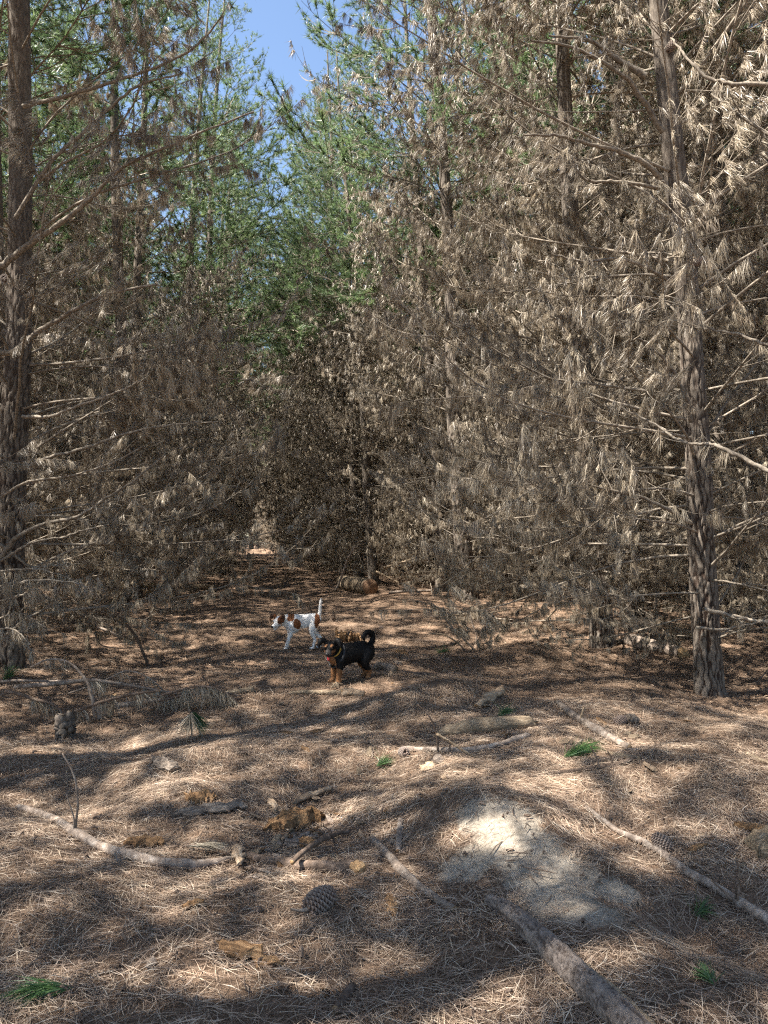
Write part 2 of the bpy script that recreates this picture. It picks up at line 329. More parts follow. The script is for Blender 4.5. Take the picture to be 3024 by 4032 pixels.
# ------------------------------------------------------------------ branches
def branch_geo(rng, L, green, lod, bare=.25, p0=None):
    k = 10
    p0 = p0 if p0 is not None else math.radians(rng.uniform(8, 26))
    t = np.linspace(0, 1, k)
    pit = p0 + math.radians(rng.uniform(-26, 8)) * np.sin(t * math.pi * rng.uniform(.8, 1.5)) + math.radians(rng.uniform(5, 38)) * t ** 2
    yaw = np.cumsum(rng.normal(0, .07, k)) + .12 * np.sin(t * 5 + rng.uniform(0, 6))
    dv = np.stack([np.cos(pit) * np.cos(yaw), np.cos(pit) * np.sin(yaw), np.sin(pit)], -1) * (L / (k - 1))
    ax = np.concatenate([np.zeros((1, 3)), np.cumsum(dv[:-1], 0)])
    r = (.0046 * L) * (1 - t) ** .8 + .0025
    wood = [tubes(ax[None], r[None], 6 if lod == 0 else 3)]
    # whorls of side twigs
    tw_t = []
    for c in np.sort(rng.uniform(.2, .9, rng.integers(4, 7))):
        tw_t += list(np.clip(c + rng.normal(0, .015, rng.integers(2, 5)), .12, .98))
    tw_t += list(rng.uniform(.85, 1.0, 3)); tw_t = np.array(tw_t); n = len(tw_t)
    fi = tw_t * (k - 1); i0 = np.clip(fi.astype(int), 0, k - 2); fr = (fi - i0)[:, None]
    st = ax[i0] * (1 - fr) + ax[i0 + 1] * fr; tg = unit(dv[i0])
    lat = unit(np.cross(tg, np.array([0, 0, 1.])))
    sgn = rng.choice([-1, 1], n)[:, None]; ang = rng.uniform(.35, 1.15, n)[:, None]
    d = unit(tg * np.cos(ang) + lat * sgn * np.sin(ang) + np.array([0, 0, 1.]) * rng.normal(.0, .30, n)[:, None])
    tl = L * (.16 + .30 * (1 - tw_t)) * rng.uniform(.6, 1.35, n)
    kk = 6; up = np.where(rng.uniform(0, 1, n) < .72, rng.uniform(.05, .24, n), rng.uniform(-.16, .02, n))
    P = [st]; dd = d.copy(); dirs = [d]
    for j in range(kk - 1):
        P.append(P[-1] + dd * (tl / (kk - 1))[:, None]); dd = unit(dd + np.array([0, 0, 1.]) * up[:, None] + rng.normal(0, .08, (n, 3))); dirs.append(dd)
    P = np.stack(P, 1); DD = np.stack(dirs, 1)
    rr = (.0042 * np.linspace(1, .35, kk))[None] * rng.uniform(.7, 1.4, n)[:, None] * (1 if lod == 0 else 1.25)
    wood.append(tubes(P, rr, 4 if lod == 0 else 3))
    # finer sub-twigs
    ns = n * (2 if lod == 0 else 1); src = rng.integers(0, n, ns); jj = rng.integers(1, kk - 1, ns)
    s0 = P[src, jj]; d0 = unit(DD[src, jj] + rng.normal(0, .55, (ns, 3)) * np.array([1, 1, .6]))
    sl = rng.uniform(.12, .34, ns); S = [s0]; sdv = d0
    for j in range(3):
        S.append(S[-1] + sdv * (sl / 3)[:, None]); sdv = unit(sdv + np.array([0, 0, .16]) + rng.normal(0, .08, (ns, 3)))
    S = np.stack(S, 1)
    wood.append(tubes(S, np.broadcast_to(np.array([.003, .0026, .0021, .0014]), (ns, 4)) * (1 if lod == 0 else 1.3), 3))
    WV, WT = join(wood)
    # needle tufts
    A, AD = [], []
    step = .070 if lod == 0 else (.10 if green else .15)
    for i in range(n):
        if rng.uniform() < bare: continue
        m_ = max(1, int(tl[i] * .72 / step)); ts = rng.uniform(.30, 1.0, m_) * (kk - 1); ii = np.clip(ts.astype(int), 0, kk - 2); f = (ts - ii)[:, None]
        A.append(P[i, ii] * (1 - f) + P[i, ii + 1] * f); AD.append(DD[i, ii])
    for i in range(ns):
        if rng.uniform() < bare: continue
        m_ = 2; ts = rng.uniform(.5, 3, m_); ii = np.clip(ts.astype(int), 0, 2); f = (ts - ii)[:, None]
        A.append(S[i, ii] * (1 - f) + S[i, ii + 1] * f); AD.append(np.repeat(d0[i:i + 1], m_, 0))
    m_ = int(L * 3); ts = rng.uniform(.4, 1, m_) * (k - 1); ii = np.clip(ts.astype(int), 0, k - 2); f = (ts - ii)[:, None]
    A.append(ax[ii] * (1 - f) + ax[ii + 1] * f); AD.append(unit(dv[ii]))
    A = np.concatenate(A); AD = np.concatenate(AD)
    per = (32 if lod == 0 else 14) + (6 if green else 0)
    na = len(A); size = rng.uniform(.5, 1.15, na)
    B = np.repeat(A, per, 0); TD = np.repeat(AD, per, 0); sz = np.repeat(size, per); nn = len(B)
    B = B + TD * rng.normal(0, .016, nn)[:, None] + rng.normal(0, .004, (nn, 3))
    if green:
        Dr = unit(TD * .75 + rng.normal(0, .55, (nn, 3)) + np.array([0, 0, .12])); Ln = rng.uniform(.09, .15, nn) * sz
        bend = np.array([0, 0, -.15]) + rng.normal(0, .1, (nn, 3))
    else:
        Dr = unit(TD * .25 + rng.normal(0, .17, (nn, 3)) + np.array([0, 0, -.85])); Ln = rng.uniform(.085, .165, nn) * sz
        bend = np.array([0, 0, -.35]) + rng.normal(0, .12, (nn, 3))
    wd = np.full(nn, .0030 if lod == 0 else .0085) * rng.uniform(.7, 1.3, nn)
    NV, NT = needle_strips(B, Dr, Ln, wd, rng, bend, 0 if lod == 0 else 2)
    tint = np.repeat(rng.uniform(0, 1, na), per) * .75 + rng.uniform(0, .25, nn)
    return (WV, WT), (NV, NT), np.repeat(tint, 5 if lod == 0 else 3)
def rotz(V, a):
    c, s = math.cos(a), math.sin(a); o = V.copy(); o[:, 0] = V[:, 0] * c - V[:, 1] * s; o[:, 1] = V[:, 0] * s + V[:, 1] * c; return o
def roty(V, a):   # raises the tip by a
    c, s = math.cos(a), math.sin(a); o = V.copy(); o[:, 0] = V[:, 0] * c - V[:, 2] * s; o[:, 2] = V[:, 0] * s + V[:, 2] * c; return o
RB = np.random.default_rng(11)
HERO = []                               # detailed dead branches: wood mesh, needle mesh, length
for i in range(12):
    L = (2.5, 2.8, 3.2, 3.6, 3.0, 3.4)[i % 6]
    wd_, nd_, tn_ = branch_geo(RB, L, False, 0, bare=(.06, .14, .10, .30)[i % 4])
    nm_ = mesh('needles', *nd_, [M_DEAD]); attr(nm_, 'tint', tn_)
    HERO.append((mesh('branch', *wd_, [M_TWIG], True), nm_, L))
def crown_mesh(name, rng, z0, z1, dz, Lf, green, bare, per=(4, 6), skip=0.0):
    Ws, Ns, Tn = [], [], []; z = z0; lib = [branch_geo(rng, 2.5, green, 1, bare) for _ in range(9)]
    while z < z1:
        a0 = rng.uniform(0, 6.28); q = rng.integers(per[0], per[1])
        for j in range(q):
            if rng.uniform() < (skip((z - z0) / (z1 - z0)) if callable(skip) else skip): continue
            (wv_, wt_), (nv_, nt_), tn_ = lib[rng.integers(len(lib))]
            f = (z - z0) / (z1 - z0); s = Lf(f) * rng.uniform(.75, 1.2) / 2.5
            el = rng.normal((.05 + .35 * f) if green else (-.14 + .5 * f), .12); az = a0 + j * 6.283 / q + rng.normal(0, .25)
            off = np.array([0, 0, z + rng.uniform(-.2, .2)])
            Ws.append((rotz(roty(wv_ * s, el), az) + off, wt_)); ns_ = max(s, .75)
            Tn.append(tn_); Ns.append((rotz(roty(nv_ * s, el), az) + off, nt_))
        z += dz * rng.uniform(.7, 1.3)
    WV, WT = join(Ws); NV, NT = join(Ns)
    V, T = join([(WV, WT), (NV, NT)])
    mi = np.concatenate([np.zeros(len(WT), int), np.ones(len(NT), int)])
    me = mesh(name, V, T, [M_TWIG, M_GREEN if green else M_DEAD], False, mi)
    attr(me, 'tint', np.concatenate([np.zeros(len(WV))] + Tn)); return me
DEADC = [crown_mesh('dead_branches', np.random.default_rng(20 + i), .4, 9.8, .40, lambda f: (3.15 - .35 * f) * (.68 + .32 * min(1, f / .25)), False, .2) for i in range(2)]
SPARSEC = [crown_mesh('dead_branches', np.random.default_rng(25 + i), .4, 10.0, .42, lambda f: (3.1 - .35 * f) * (.68 + .32 * min(1, f / .25)), False, .25, skip=lambda f: .05 + .45 * f) for i in range(2)]
UPPERC = [crown_mesh('upper_dead_branches', np.random.default_rng(60 + i), 8.4, 11.0, .45, lambda f: 2.8, False, .25) for i in range(2)]
MIDC = [crown_mesh('upper_dead_branches', np.random.default_rng(65), 4.6, 10.6, .56, lambda f: 2.9, False, .10, skip=.25)]  # skirt for the unseen viewpoint pines, shaped to dapple the foreground
THINC = [crown_mesh('crown', np.random.default_rng(40), 8.9, 19.4, .74, lambda f: 3.3 * (1 - f) ** .65 + .25, True, .12, skip=.30)]
GREENC = [crown_mesh('crown', np.random.default_rng(42 + i), 8.9, 19.4, .54, lambda f: 3.7 * (1 - f) ** .65 + .25, True, .15, skip=.18) for i in range(2)]

# ------------------------------------------------------------------ trunks with bark plates
def plates(u, v, ncol, rng_seed, width):
    """cell borders on a sheet u (0..1, periodic), v; returns 0 on a plate, 1 in a fissure"""
    rg = np.random.default_rng(rng_seed); K = 4096
    jx, jy = rg.uniform(.1, .9, K), rg.uniform(.1, .9, K)
    cu = u * ncol; iu, iv = np.floor(cu).astype(int), np.floor(v).astype(int)
    f1 = np.full(u.shape, 9.); f2 = np.full(u.shape, 9.)
    for du in (-1, 0, 1):
        for dw in (-1, 0, 1):
            a, bq = iu + du, iv + dw; hsh = ((a % ncol) * 73 + bq * 151) % K
            dist = np.hypot(cu - (a + jx[hsh]), v - (bq + jy[hsh]))
            f2 = np.minimum(f2, np.maximum(f1, dist)); f1 = np.minimum(f1, dist)
    return np.clip(1 - (f2 - f1) / width, 0, 1)
def trunk_mesh(name, rng, r0, H, S, zs, seed, bark=True):
    zs = np.asarray(zs); th = np.arange(S) / S
    r = r0 * (1 - zs / H) ** .8 + .012 + r0 * .22 * np.exp(-zs / .30)
    cx = .10 * np.sin(zs * .35 + rng.uniform(0, 6)) * np.clip(zs / 4, 0, 1); cy = .10 * np.sin(zs * .31 + rng.uniform(0, 6)) * np.clip(zs / 4, 0, 1)
    U, Zz = np.meshgrid(th, zs); Rr = np.repeat(r[:, None], S, 1)
    Rr = Rr * (1 + .035 * np.sin(U * 6.283 * 2 + Zz * 1.7) + .03 * np.sin(U * 6.283 * 3 - Zz * 2.9 + 1))
    Rr = Rr + .07 * r0 * np.exp(-Zz / .25) * np.sin(U * 6.283 * 5 + 1)
    wob = .30 * np.sin(Zz * 7 + U * 25) + .22 * np.sin(Zz * 19 - U * 44) + .10 * np.sin(Zz * 47 + U * 71)
    U2 = U + .016 * np.sin(Zz * 13 + U * 19) + .010 * np.sin(Zz * 37)
    ck = plates(U2 % 1.0, Zz / .30 + wob, 13, seed, .27) if bark else np.zeros(U.shape)
    fade = np.clip(1.15 - Zz / 7, .25, 1)
    ck = np.clip(ck * 1.7, 0, 1) ** 1.2
    Rr = Rr + (.012 - .026 * ck) * fade * (r0 / .16)
    A = U * 2 * math.pi
    V = np.stack([cx[:, None] + Rr * np.cos(A), cy[:, None] + Rr * np.sin(A), Zz], -1).reshape(-1, 3)
    I = np.arange(len(zs) * S).reshape(len(zs), S); J = np.roll(I, -1, 1)
    Q = np.stack([I[:-1], J[:-1], J[1:], I[1:]], -1).reshape(-1, 4)
    me = mesh(name, V, Q, [M_BARK], True); attr(me, 'crack', (ck * fade).ravel())
    return me, lambda z: np.array([np.interp(z, zs, cx), np.interp(z, zs, cy), z]), lambda z: float(np.interp(z, zs, r))
zhi = np.concatenate([np.linspace(-.35, 8, 300), np.linspace(8.2, 20, 40)])
zlo = np.concatenate([np.linspace(-.35, 3, 24), np.linspace(3.4, 20, 30)])
TR_HI = [trunk_mesh('trunk', np.random.default_rng(80 + i), .148, 20.5, 120, zhi, 5 + i) for i in range(1)]
TR_LO = [trunk_mesh('trunk', np.random.default_rng(90 + i), .16, 20.5, 14, zlo, 9 + i, False) for i in range(3)]

# ------------------------------------------------------------------ pine cone
def cone_geo(L, Rm, rng, n=120):
    Vs, Ts = [], []
    core = []
    for i in range(n):
        f = (i + .5) / n; a = i * 2.39996; z = -L / 2 + L * f
        prof = Rm * (math.sin(math.pi * (f * .86 + .10)) ** .7)
        opn = .35 + .5 * f
        c, s = math.cos(a), math.sin(a)
        er = np.array([c, s, 0]); et = np.array([-s, c, 0]); ez = np.array([0, 0, 1.])
        d = unit(er * math.cos(opn * .9) + ez * math.sin(opn * .9)); nrm = unit(np.cross(et, d))
        ln = Rm * .55; wdt = Rm * .21 * (.75 + .5 * math.sin(math.pi * f)); th = Rm * .075
        b0 = er * prof * .45 + ez * z; tip = er * prof * .62 + d * ln * .75 + ez * z
        base = [b0 - et * wdt * .4, b0 + et * wdt * .4]
        mid = tip - d * ln * .3
        v = [base[0], base[1], mid + et * wdt - nrm * th, mid - et * wdt - nrm * th, mid + et * wdt + nrm * th, mid - et * wdt + nrm * th,
             tip + et * wdt * .45 + nrm * th * 1.6, tip - et * wdt * .45 + nrm * th * 1.6, tip - nrm * th]
        t = [(0, 1, 4), (0, 4, 5), (1, 0, 3), (1, 3, 2), (1, 2, 4), (0, 5, 3), (5, 4, 6), (5, 6, 7), (2, 3, 8), (4, 2, 8), (4, 8, 6), (3, 5, 7), (3, 7, 8), (6, 8, 7)]
        Vs.append(np.array(v)); Ts.append(np.array(t))
    return join(list(zip(Vs, Ts)))
def cone_mat():
    m, n, l, b, out = mat('pine cone scale')
    g = n.new('ShaderNodeNewGeometry'); tc = n.new('ShaderNodeTexCoord')
    v = n.new('ShaderNodeVectorMath'); v.operation = 'LENGTH'
    mp = n.new('ShaderNodeMapping'); mp.inputs['Scale'].default_value = (1, 1, .55); l.new(tc.outputs['Object'], mp.inputs[0]); l.new(mp.outputs[0], v.inputs[0])
    r = ramp(n, [(.028, (.06, .035, .025)), (.040, (.16, .11, .085)), (.051, (.26, .225, .195))]); l.new(v.outputs['Value'], r.inputs[0]); l.new(r.outputs[0], b.inputs['Base Color'])
    b.inputs['Roughness'].default_value = .7
    return m
M_CONE = cone_mat()
CONE_V, CONE_T = cone_geo(.115, .047, np.random.default_rng(3))
CONE_ME = mesh('scales', CONE_V, CONE_T, [M_CONE])

# ------------------------------------------------------------------ the pines
RT = np.random.default_rng(5)
def pine(x, y, label, group=None, hero=False, high=False, sparse=False, lean=(0, 0), scale=1.0, spin=None, cones=0, hi=None, zmin=.4, zmax=8.6, dens=1.0, seed=None, clear=(0, 0), airy=0.0, girth=1.0, low=.62):
    rng = np.random.default_rng(seed if seed is not None else int(RT.integers(1e6)))
    root = bpy.data.objects.new('pine_tree', None); COL.objects.link(root); root.empty_display_size = .3
    root.location = (x, y, float(hgt(x, y)))
    root['label'] = label; root['category'] = 'tree'
    if group: root['group'] = group
    sp = rng.uniform(0, 6.28) if spin is None else spin
    root.rotation_euler = (Matrix.Rotation(lean[0], 3, 'Y') @ Matrix.Rotation(-lean[1], 3, 'X') @ Matrix.Rotation(sp, 3, 'Z')).to_euler()
    s = scale; root.scale = (s, s, s)
    if hero:
        tm, cf, rf = TR_HI[rng.integers(len(TR_HI))]
        obj('trunk', tm, root).scale = (girth, girth, 1)
        z = zmin
        while z < zmax:
            q = rng.integers(3, 6); a0 = rng.uniform(0, 6.28)
            for j in range(q):
                if rng.uniform() > dens * (1 - airy * z / 8.6): continue
                wm, nm, L = HERO[rng.integers(len(HERO))]
                zz = z + rng.uniform(-.12, .12); az = a0 + j * 6.283 / q + rng.normal(0, .3)
                face = math.cos(az + sp - math.atan2(-y, -x))
                if face > math.cos(clear[1]) and zz > clear[0] > 0: continue
                el = rng.normal(-.18 + .075 * zz, .20); c = cf(zz); rr = rf(zz) * .8
                bs = rng.uniform(.72, 1.08) * (low + (1 - low) * min(1, zz / 2.6))
                o = obj('branch', wm, root); o.location = (c[0] + rr * math.cos(az), c[1] + rr * math.sin(az), zz)
                o.rotation_euler = (rng.normal(0, .25), -el, az); o.scale = (bs, bs, bs)
                obj('needles', nm, o, kind='stuff')
            z += rng.uniform(.20, .30) if z < 2.6 else rng.uniform(.28, .42)
        for j in range(cones):
            zz = rng.uniform(2.5, 7.5); az = rng.uniform(0, 6.28); c = cf(zz); rr = rf(zz) + .03
            o = obj('pine_cone', CONE_ME, root); o.location = (c[0] + rr * math.cos(az), c[1] + rr * math.sin(az), zz)
            o.rotation_euler = (rng.uniform(1.8, 2.6), rng.uniform(-.4, .4), az)
        if not airy: obj('upper_dead_branches', UPPERC[rng.integers(2)], root, rot=(0, 0, rng.uniform(0, 6.28)), kind='stuff')
    else:
        tm, cf, rf = TR_LO[rng.integers(len(TR_LO))]
        obj('trunk', tm, root)
        if high: obj('upper_dead_branches', MIDC[0] if y < 3 else UPPERC[rng.integers(2)], root, rot=(0, 0, rng.uniform(0, 6.28)), kind='stuff')
        else: obj('dead_branches', SPARSEC[rng.integers(2)] if sparse else DEADC[rng.integers(2)], root, rot=(0, 0, rng.uniform(0, 6.28)))
    obj('crown', THINC[0] if (hero or high) else GREENC[rng.integers(2)], root, rot=(0, 0, rng.uniform(0, 6.28)))
    return root, cf, rf
rad = math.radians
T1 = pine(4.62, 7.15, 'thick-barked pine with its whole trunk showing, nearest on the right', hero=True, lean=(-rad(3.6), 0), seed=1, cones=3, dens=.85, zmin=.6, clear=(4.6, .6), girth=.80)
T2 = pine(5.05, 10.4, 'pine behind the nearest right-hand pine, its foot beside the needle mound', hero=True, lean=(-rad(3.0), 0), seed=2, scale=.95, cones=2, dens=.95, low=.85, zmin=.5, clear=(5, .8))
pine(7.6, 14.2, 'pine set back between the mound and the dark right-hand trunk', hero=True, lean=(-rad(2), 0), seed=3, dens=.9)
T3 = pine(5.35, 18.2, 'tall dark-trunked pine right of the sawn log end', hero=True, lean=(-rad(3.8), 0), seed=4, scale=1.12, cones=5, dens=.8, clear=(1.0, 1.3), girth=1.15)
L1 = pine(-2.78, 9.84, 'dark pine trunk cut by the left edge of the photo', hero=True, lean=(rad(-.6), 0), seed=5, scale=1.05, cones=3, dens=.95, zmin=.6, airy=.8, low=.95, girth=.98)
pine(-4.1, 14.0, 'pine standing behind the left edge pine in deep shade', hero=True, lean=(rad(-1), 0), seed=6, zmin=.3, airy=.8, low=.95)
L3 = pine(-2.75, 18.1, 'left row pine whose bare foot stands before the fallen log', hero=True, lean=(rad(-1), 0), seed=7, zmin=1.3, cones=3, airy=.8)
pine(-2.95, 21.8, 'left row pine standing right behind the fallen log', hero=True, seed=8, airy=.8)
pine(8.2, 8.6, 'pine of the second right-hand row, nearest to the right edge', hero=True, lean=(-rad(2), 0), seed=9, dens=1.0, low=.95)
pine(8.5, 12.3, 'pine of the second right-hand row behind the nearest trunk', hero=True, lean=(-rad(2), 0), seed=10, dens=1.0, low=.95)
pine(-6.2, 12.6, 'second row pine far left, behind the left edge pine', hero=True, seed=12, airy=.8, low=.95)
pine(-6.1, 16.6, 'second row pine left of the fallen log', hero=True, seed=13, airy=.8, low=.95)
def row(x0, ys, label, group, jx=.3, lean=0.0, fan=0.0, sparse=False, firsts=()):
    for i, y in enumerate(ys):
        pine(x0 + RT.normal(0, jx * .6) + fan * y, y + RT.normal(0, .25), firsts[i] if i < len(firsts) else label, group, sparse=sparse, lean=(lean + RT.normal(0, .015), RT.normal(0, .015)), scale=RT.uniform(.9, 1.1))
gr, gl = 'pines of the right-hand rows', 'pines of the left-hand rows'
row(4.3, np.arange(25.4, 100, 3.6), 'pine in the long right-hand row beyond the dogs', gr, lean=-.065, firsts=[q + ' pine beyond the dark trunk in the right-hand row' for q in ('first', 'second', 'third')])
row(8.6, np.arange(16, 80, 4.2), 'pine in the second row behind the right-hand row', gr, lean=-.03)
row(12.2, np.arange(11, 60, 4.4), 'pine deep in the stand on the right', gr)
row(15.8, np.arange(15, 50, 4.6), 'pine in the rearmost visible stand on the right', gr)
row(-2.3, np.arange(25.4, 62, 3.6), 'pine in the long left-hand row beyond the fallen log', gl, lean=.07, sparse=True, firsts=[q + ' pine past the fallen log in the left-hand row' for q in ('second', 'third', 'fourth')])
row(-6.3, np.arange(20.5, 62, 4.2), 'pine in the second row behind the left-hand row', gl, sparse=True)
row(-9.9, np.arange(17, 60, 4.4), 'pine deep in the stand on the left', gl, sparse=True)
row(-13.5, np.arange(26, 66, 4.8), 'pine in the rearmost visible stand on the left', gl, sparse=True)
for x_ in (-9.5, -7.4, -5.2, -3.2, -1.2, .6, 2.4, 4.0):
    row(x_, (92 + 3 * math.sin(x_ * 5), 99 + 3 * math.sin(x_ * 7)), 'pine closing the far end of the track', 'pines at the far end')
row(19.4, np.arange(20, 60, 4.6), 'pine in the rearmost visible stand on the right', gr)
row(23, np.arange(24, 60, 4.6), 'pine in the rearmost visible stand on the right', gr)
pine(5.7, 22.1, 'pine standing just right of the thick sawn log end', lean=(-.06, 0), seed=50)
pine(4.6, 32.5, 'leaning pine filling the right-hand row past the sawn log', lean=(-.08, 0), seed=51, scale=1.05)
go = 'unseen pines around the viewpoint, added for their shade'
for x, y in ((-3.9, 5.6), (-4.0, 1.9), (-3.8, -1.4), (-7.4, 4.4), (-7.2, .8), (-7.2, -2.6), (5.6, -1.6), (-7.2, 8.2)):  # out of view, placed to shade the foreground and the left edge trunk
    pine(x, y, 'unseen pine beside the viewpoint, added for its shade', go, high=y < 8, lean=(RT.normal(0, .015), RT.normal(0, .015)), scale=RT.uniform(.9, 1.05))

# ------------------------------------------------------------------ hand-shaped bare branches on the near pines
def catmull(P, per=6):
    P = np.asarray(P, float); Q = np.concatenate([[2 * P[0] - P[1]], P, [2 * P[-1] - P[-2]]]); out = []
    for i in range(1, len(Q) - 2):
        a, b_, c, d = Q[i - 1], Q[i], Q[i + 1], Q[i + 2]
        for t in np.arange(per) / per:
            out.append(.5 * (2 * b_ + (c - a) * t + (2 * a - 5 * b_ + 4 * c - d) * t * t + (3 * b_ - a - 3 * c + d) * t ** 3))
    out.append(Q[-2]); return np.array(out)
def tuft_geo(rng, pts, dirs, per, L, w_, spread=.22, down=.85, bend=-.7, along=.02):
    B = np.repeat(np.asarray(pts), per, 0); TD = np.repeat(np.asarray(dirs), per, 0); nn = len(B)
    B = B + TD * rng.normal(0, along, nn)[:, None] + rng.normal(0, .004, (nn, 3))
    Dr = unit(TD * .3 + rng.normal(0, spread, (nn, 3)) + np.array([0, 0, -down]))
    V, T = needle_strips(B, Dr, rng.uniform(.7, 1.2, nn) * L, np.full(nn, w_) * rng.uniform(.7, 1.3, nn), rng, np.array([0, 0, bend]) + rng.normal(0, .1, (nn, 3)), 0)
    return V, T, np.repeat(rng.uniform(0, 1, nn), 5)
def bare_branch(root, pts, w0, w1, seed, tufts=0, start=None, twigs=3):
    """pts: world points; w0, w1 radii; becomes a branch (and its needles) of the tree root"""
    rng = np.random.default_rng(seed); P = catmull(pts, 7); k = len(P)
    P[1:-1] += rng.normal(0, .004, (k - 2, 3)); r = np.linspace(w0, w1, k) * rng.uniform(.93, 1.07, k)
    parts = [tubes(P[None], r[None], 7)]; tp, td = [], []
    for j in range(twigs):
        i = rng.integers(k // 3, k - 2); d = unit(P[i + 1] - P[i]); d = unit(d * .7 + rng.normal(0, .5, 3)); q = [P[i]]
        ln = rng.uniform(.2, .5)
        for s in range(6): q.append(q[-1] + d * ln / 6); d = unit(d + np.array([0, 0, .12]) + rng.normal(0, .06, 3))
        q = np.array(q); parts.append(tubes(q[None], np.linspace(w1 * .8, .0015, 7)[None], 5)); tp.append(q[4]); td.append(d)
    for j in range(tufts):
        i = rng.integers(k // 3, k - 1); tp.append(P[i]); td.append(unit(P[min(i + 1, k - 1)] - P[i - 1]))
    M = Matrix.LocRotScale(root.location, root.rotation_euler, root.scale).inverted(); A = np.array(M)
    loc = lambda V: V @ A[:3, :3].T + A[:3, 3]
    V, T = join(parts); o = obj('branch', mesh('branch', loc(V), T, [M_TWIG], True), root)
    if tufts:
        V, T, tn = tuft_geo(rng, tp, td, 28, .125, .003, .17, .9, -.3, .012); me = mesh('needles', loc(V), T, [M_DEAD]); attr(me, 'tint', tn); obj('needles', me, o, kind='stuff')
def hb(tree, dep, pts, w0, w1, seed, tufts=0, twigs=3, drift=0.0):
    ref = CAM + FWD * dep; n_ = len(pts); W = []
    for i, (px, py) in enumerate(pts): W.append(D(px, py, ref + FWD * drift * i / (n_ - 1)))
    bare_branch(tree[0], W, w0 / 2 * dep / F, w1 / 2 * dep / F, seed, tufts, twigs=twigs)
hb(L1, 8.6, [(-60, 2230), (10, 2190), (60, 2120), (180, 2060), (300, 2035), (420, 1960), (530, 1890), (650, 1790)], 22, 6, 1, 2, 3, -.6)
hb(L1, 8.5, [(-40, 2220), (20, 2200), (120, 2140), (250, 2115), (340, 2085), (430, 2065)], 14, 5, 2, 1, 1, -.4)
hb(L1, 8.5, [(-40, 2120), (10, 2150), (120, 2230), (200, 2225), (280, 2222)], 15, 5, 3, 2, 1)
hb(L1, 8.3, [(-60, 2560), (10, 2510), (100, 2440), (200, 2380), (240, 2310), (285, 2255)], 16, 5, 4, 5, 2, -.4)
hb(L1, 8.5, [(0, 1390), (60, 1380), (160, 1300), (230, 1260), (330, 1200), (450, 1150), (620, 1120)], 26, 8, 5, 4, 3, -.5)
hb(L1, 8.7, [(0, 1050), (120, 960), (240, 880), (370, 770), (480, 660), (700, 560), (1000, 440)], 28, 6, 6, 4, 4, -.8)
hb(L1, 8.7, [(60, 860), (200, 640), (330, 520), (460, 400), (560, 330), (720, 290)], 18, 6, 7, 3, 3, -.5)
hb(L1, 8.5, [(90, 1640), (200, 1640), (300, 1600), (420, 1560), (560, 1500)], 16, 6, 8, 5, 3, -.5)
hb(L1, 8.5, [(100, 1840), (200, 1800), (350, 1760), (520, 1700), (700, 1670), (860, 1660)], 16, 5, 9, 6, 3, -.6)
hb(L1, 8.4, [(0, 1960), (100, 1900), (240, 1880), (420, 1830), (560, 1760)], 12, 5, 10, 5, 3, -.4)
hb(L1, 8.8, [(90, 420), (250, 380), (420, 330), (600, 270), (760, 190), (880, 60)], 18, 6, 11, 4, 4, -.5)
for i_, (a_, b_) in enumerate((((20, 2360), (250, 2380)), ((0, 2250), (330, 2300)), ((10, 2430), (180, 2470)), ((30, 2300), (420, 2330)), ((0, 2480), (120, 2540)))):
    hb(L1, 8.6 - .25 * i_, [(a_[0] - 60, a_[1] + 30), a_, ((a_[0] + b_[0]) / 2, (a_[1] + b_[1]) / 2 - 30), b_], 12, 4, 100 + i_, 16, 8, -.5)
hb(T1, 7.3, [(2545, 300), (2440, 240), (2320, 160), (2160, 140)], 30, 8, 21, 3, 3)
hb(T1, 7.3, [(2610, 520), (2520, 380), (2440, 290), (2260, 190), (2090, 160)], 24, 8, 22, 3, 3, -.4)
hb(T1, 7.3, [(2620, 730), (2560, 660), (2450, 600), (2330, 570), (2200, 535), (2060, 530)], 26, 7, 23, 3, 3, -.4)
hb(T1, 7.4, [(2600, 740), (2420, 715), (2330, 715), (2280, 680), (2250, 620)], 16, 6, 24, 2, 2)
hb(T1, 7.4, [(2660, 1130), (2560, 1060), (2440, 1020), (2300, 1030), (2170, 1000)], 18, 6, 25, 4, 2, -.4)
hb(T1, 7.3, [(2720, 1660), (2700, 1560), (2640, 1450), (2560, 1360), (2500, 1330)], 20, 7, 26, 3, 2, -.5)
hb(T1, 7.4, [(2770, 2400), (2850, 2415), (2950, 2440), (3060, 2455)], 18, 13, 27, 2, 3)
hb(T1, 7.4, [(2740, 2470), (2840, 2480), (2960, 2455), (3040, 2440)], 14, 8, 28, 3, 2)
hb(T1, 7.3, [(2720, 2060), (2640, 2010), (2500, 1950), (2350, 1920), (2220, 1860)], 18, 6, 29, 6, 3, -.6)
R0T = pine(4.95, 3.7, 'pine just outside the right edge, its pale branches reaching into view', hero=False, high=True, seed=31, lean=(-rad(2), 0))
hb(R0T, 5.2, [(3900, 900), (3500, 560), (3200, 400), (3024, 335), (2880, 330), (2780, 300), (2700, 220), (2640, 150)], 30, 8, 41, 3, 3, .6)
hb(R0T, 5.2, [(3950, 2150), (3500, 2000), (3200, 1910), (3024, 1855), (2900, 1790), (2800, 1750), (2690, 1740), (2560, 1660), (2430, 1600)], 30, 7, 42, 5, 4, .9)
hb(R0T, 5.3, [(3900, 1300), (3500, 900), (3200, 640), (3024, 530), (2900, 450), (2800, 370)], 28, 8, 43, 3, 3, .6)
hb(R0T, 5.3, [(3900, 1800), (3500, 1560), (3200, 1420), (3024, 1360), (2880, 1310), (2740, 1290), (2600, 1240)], 24, 7, 44, 5, 4, .9)

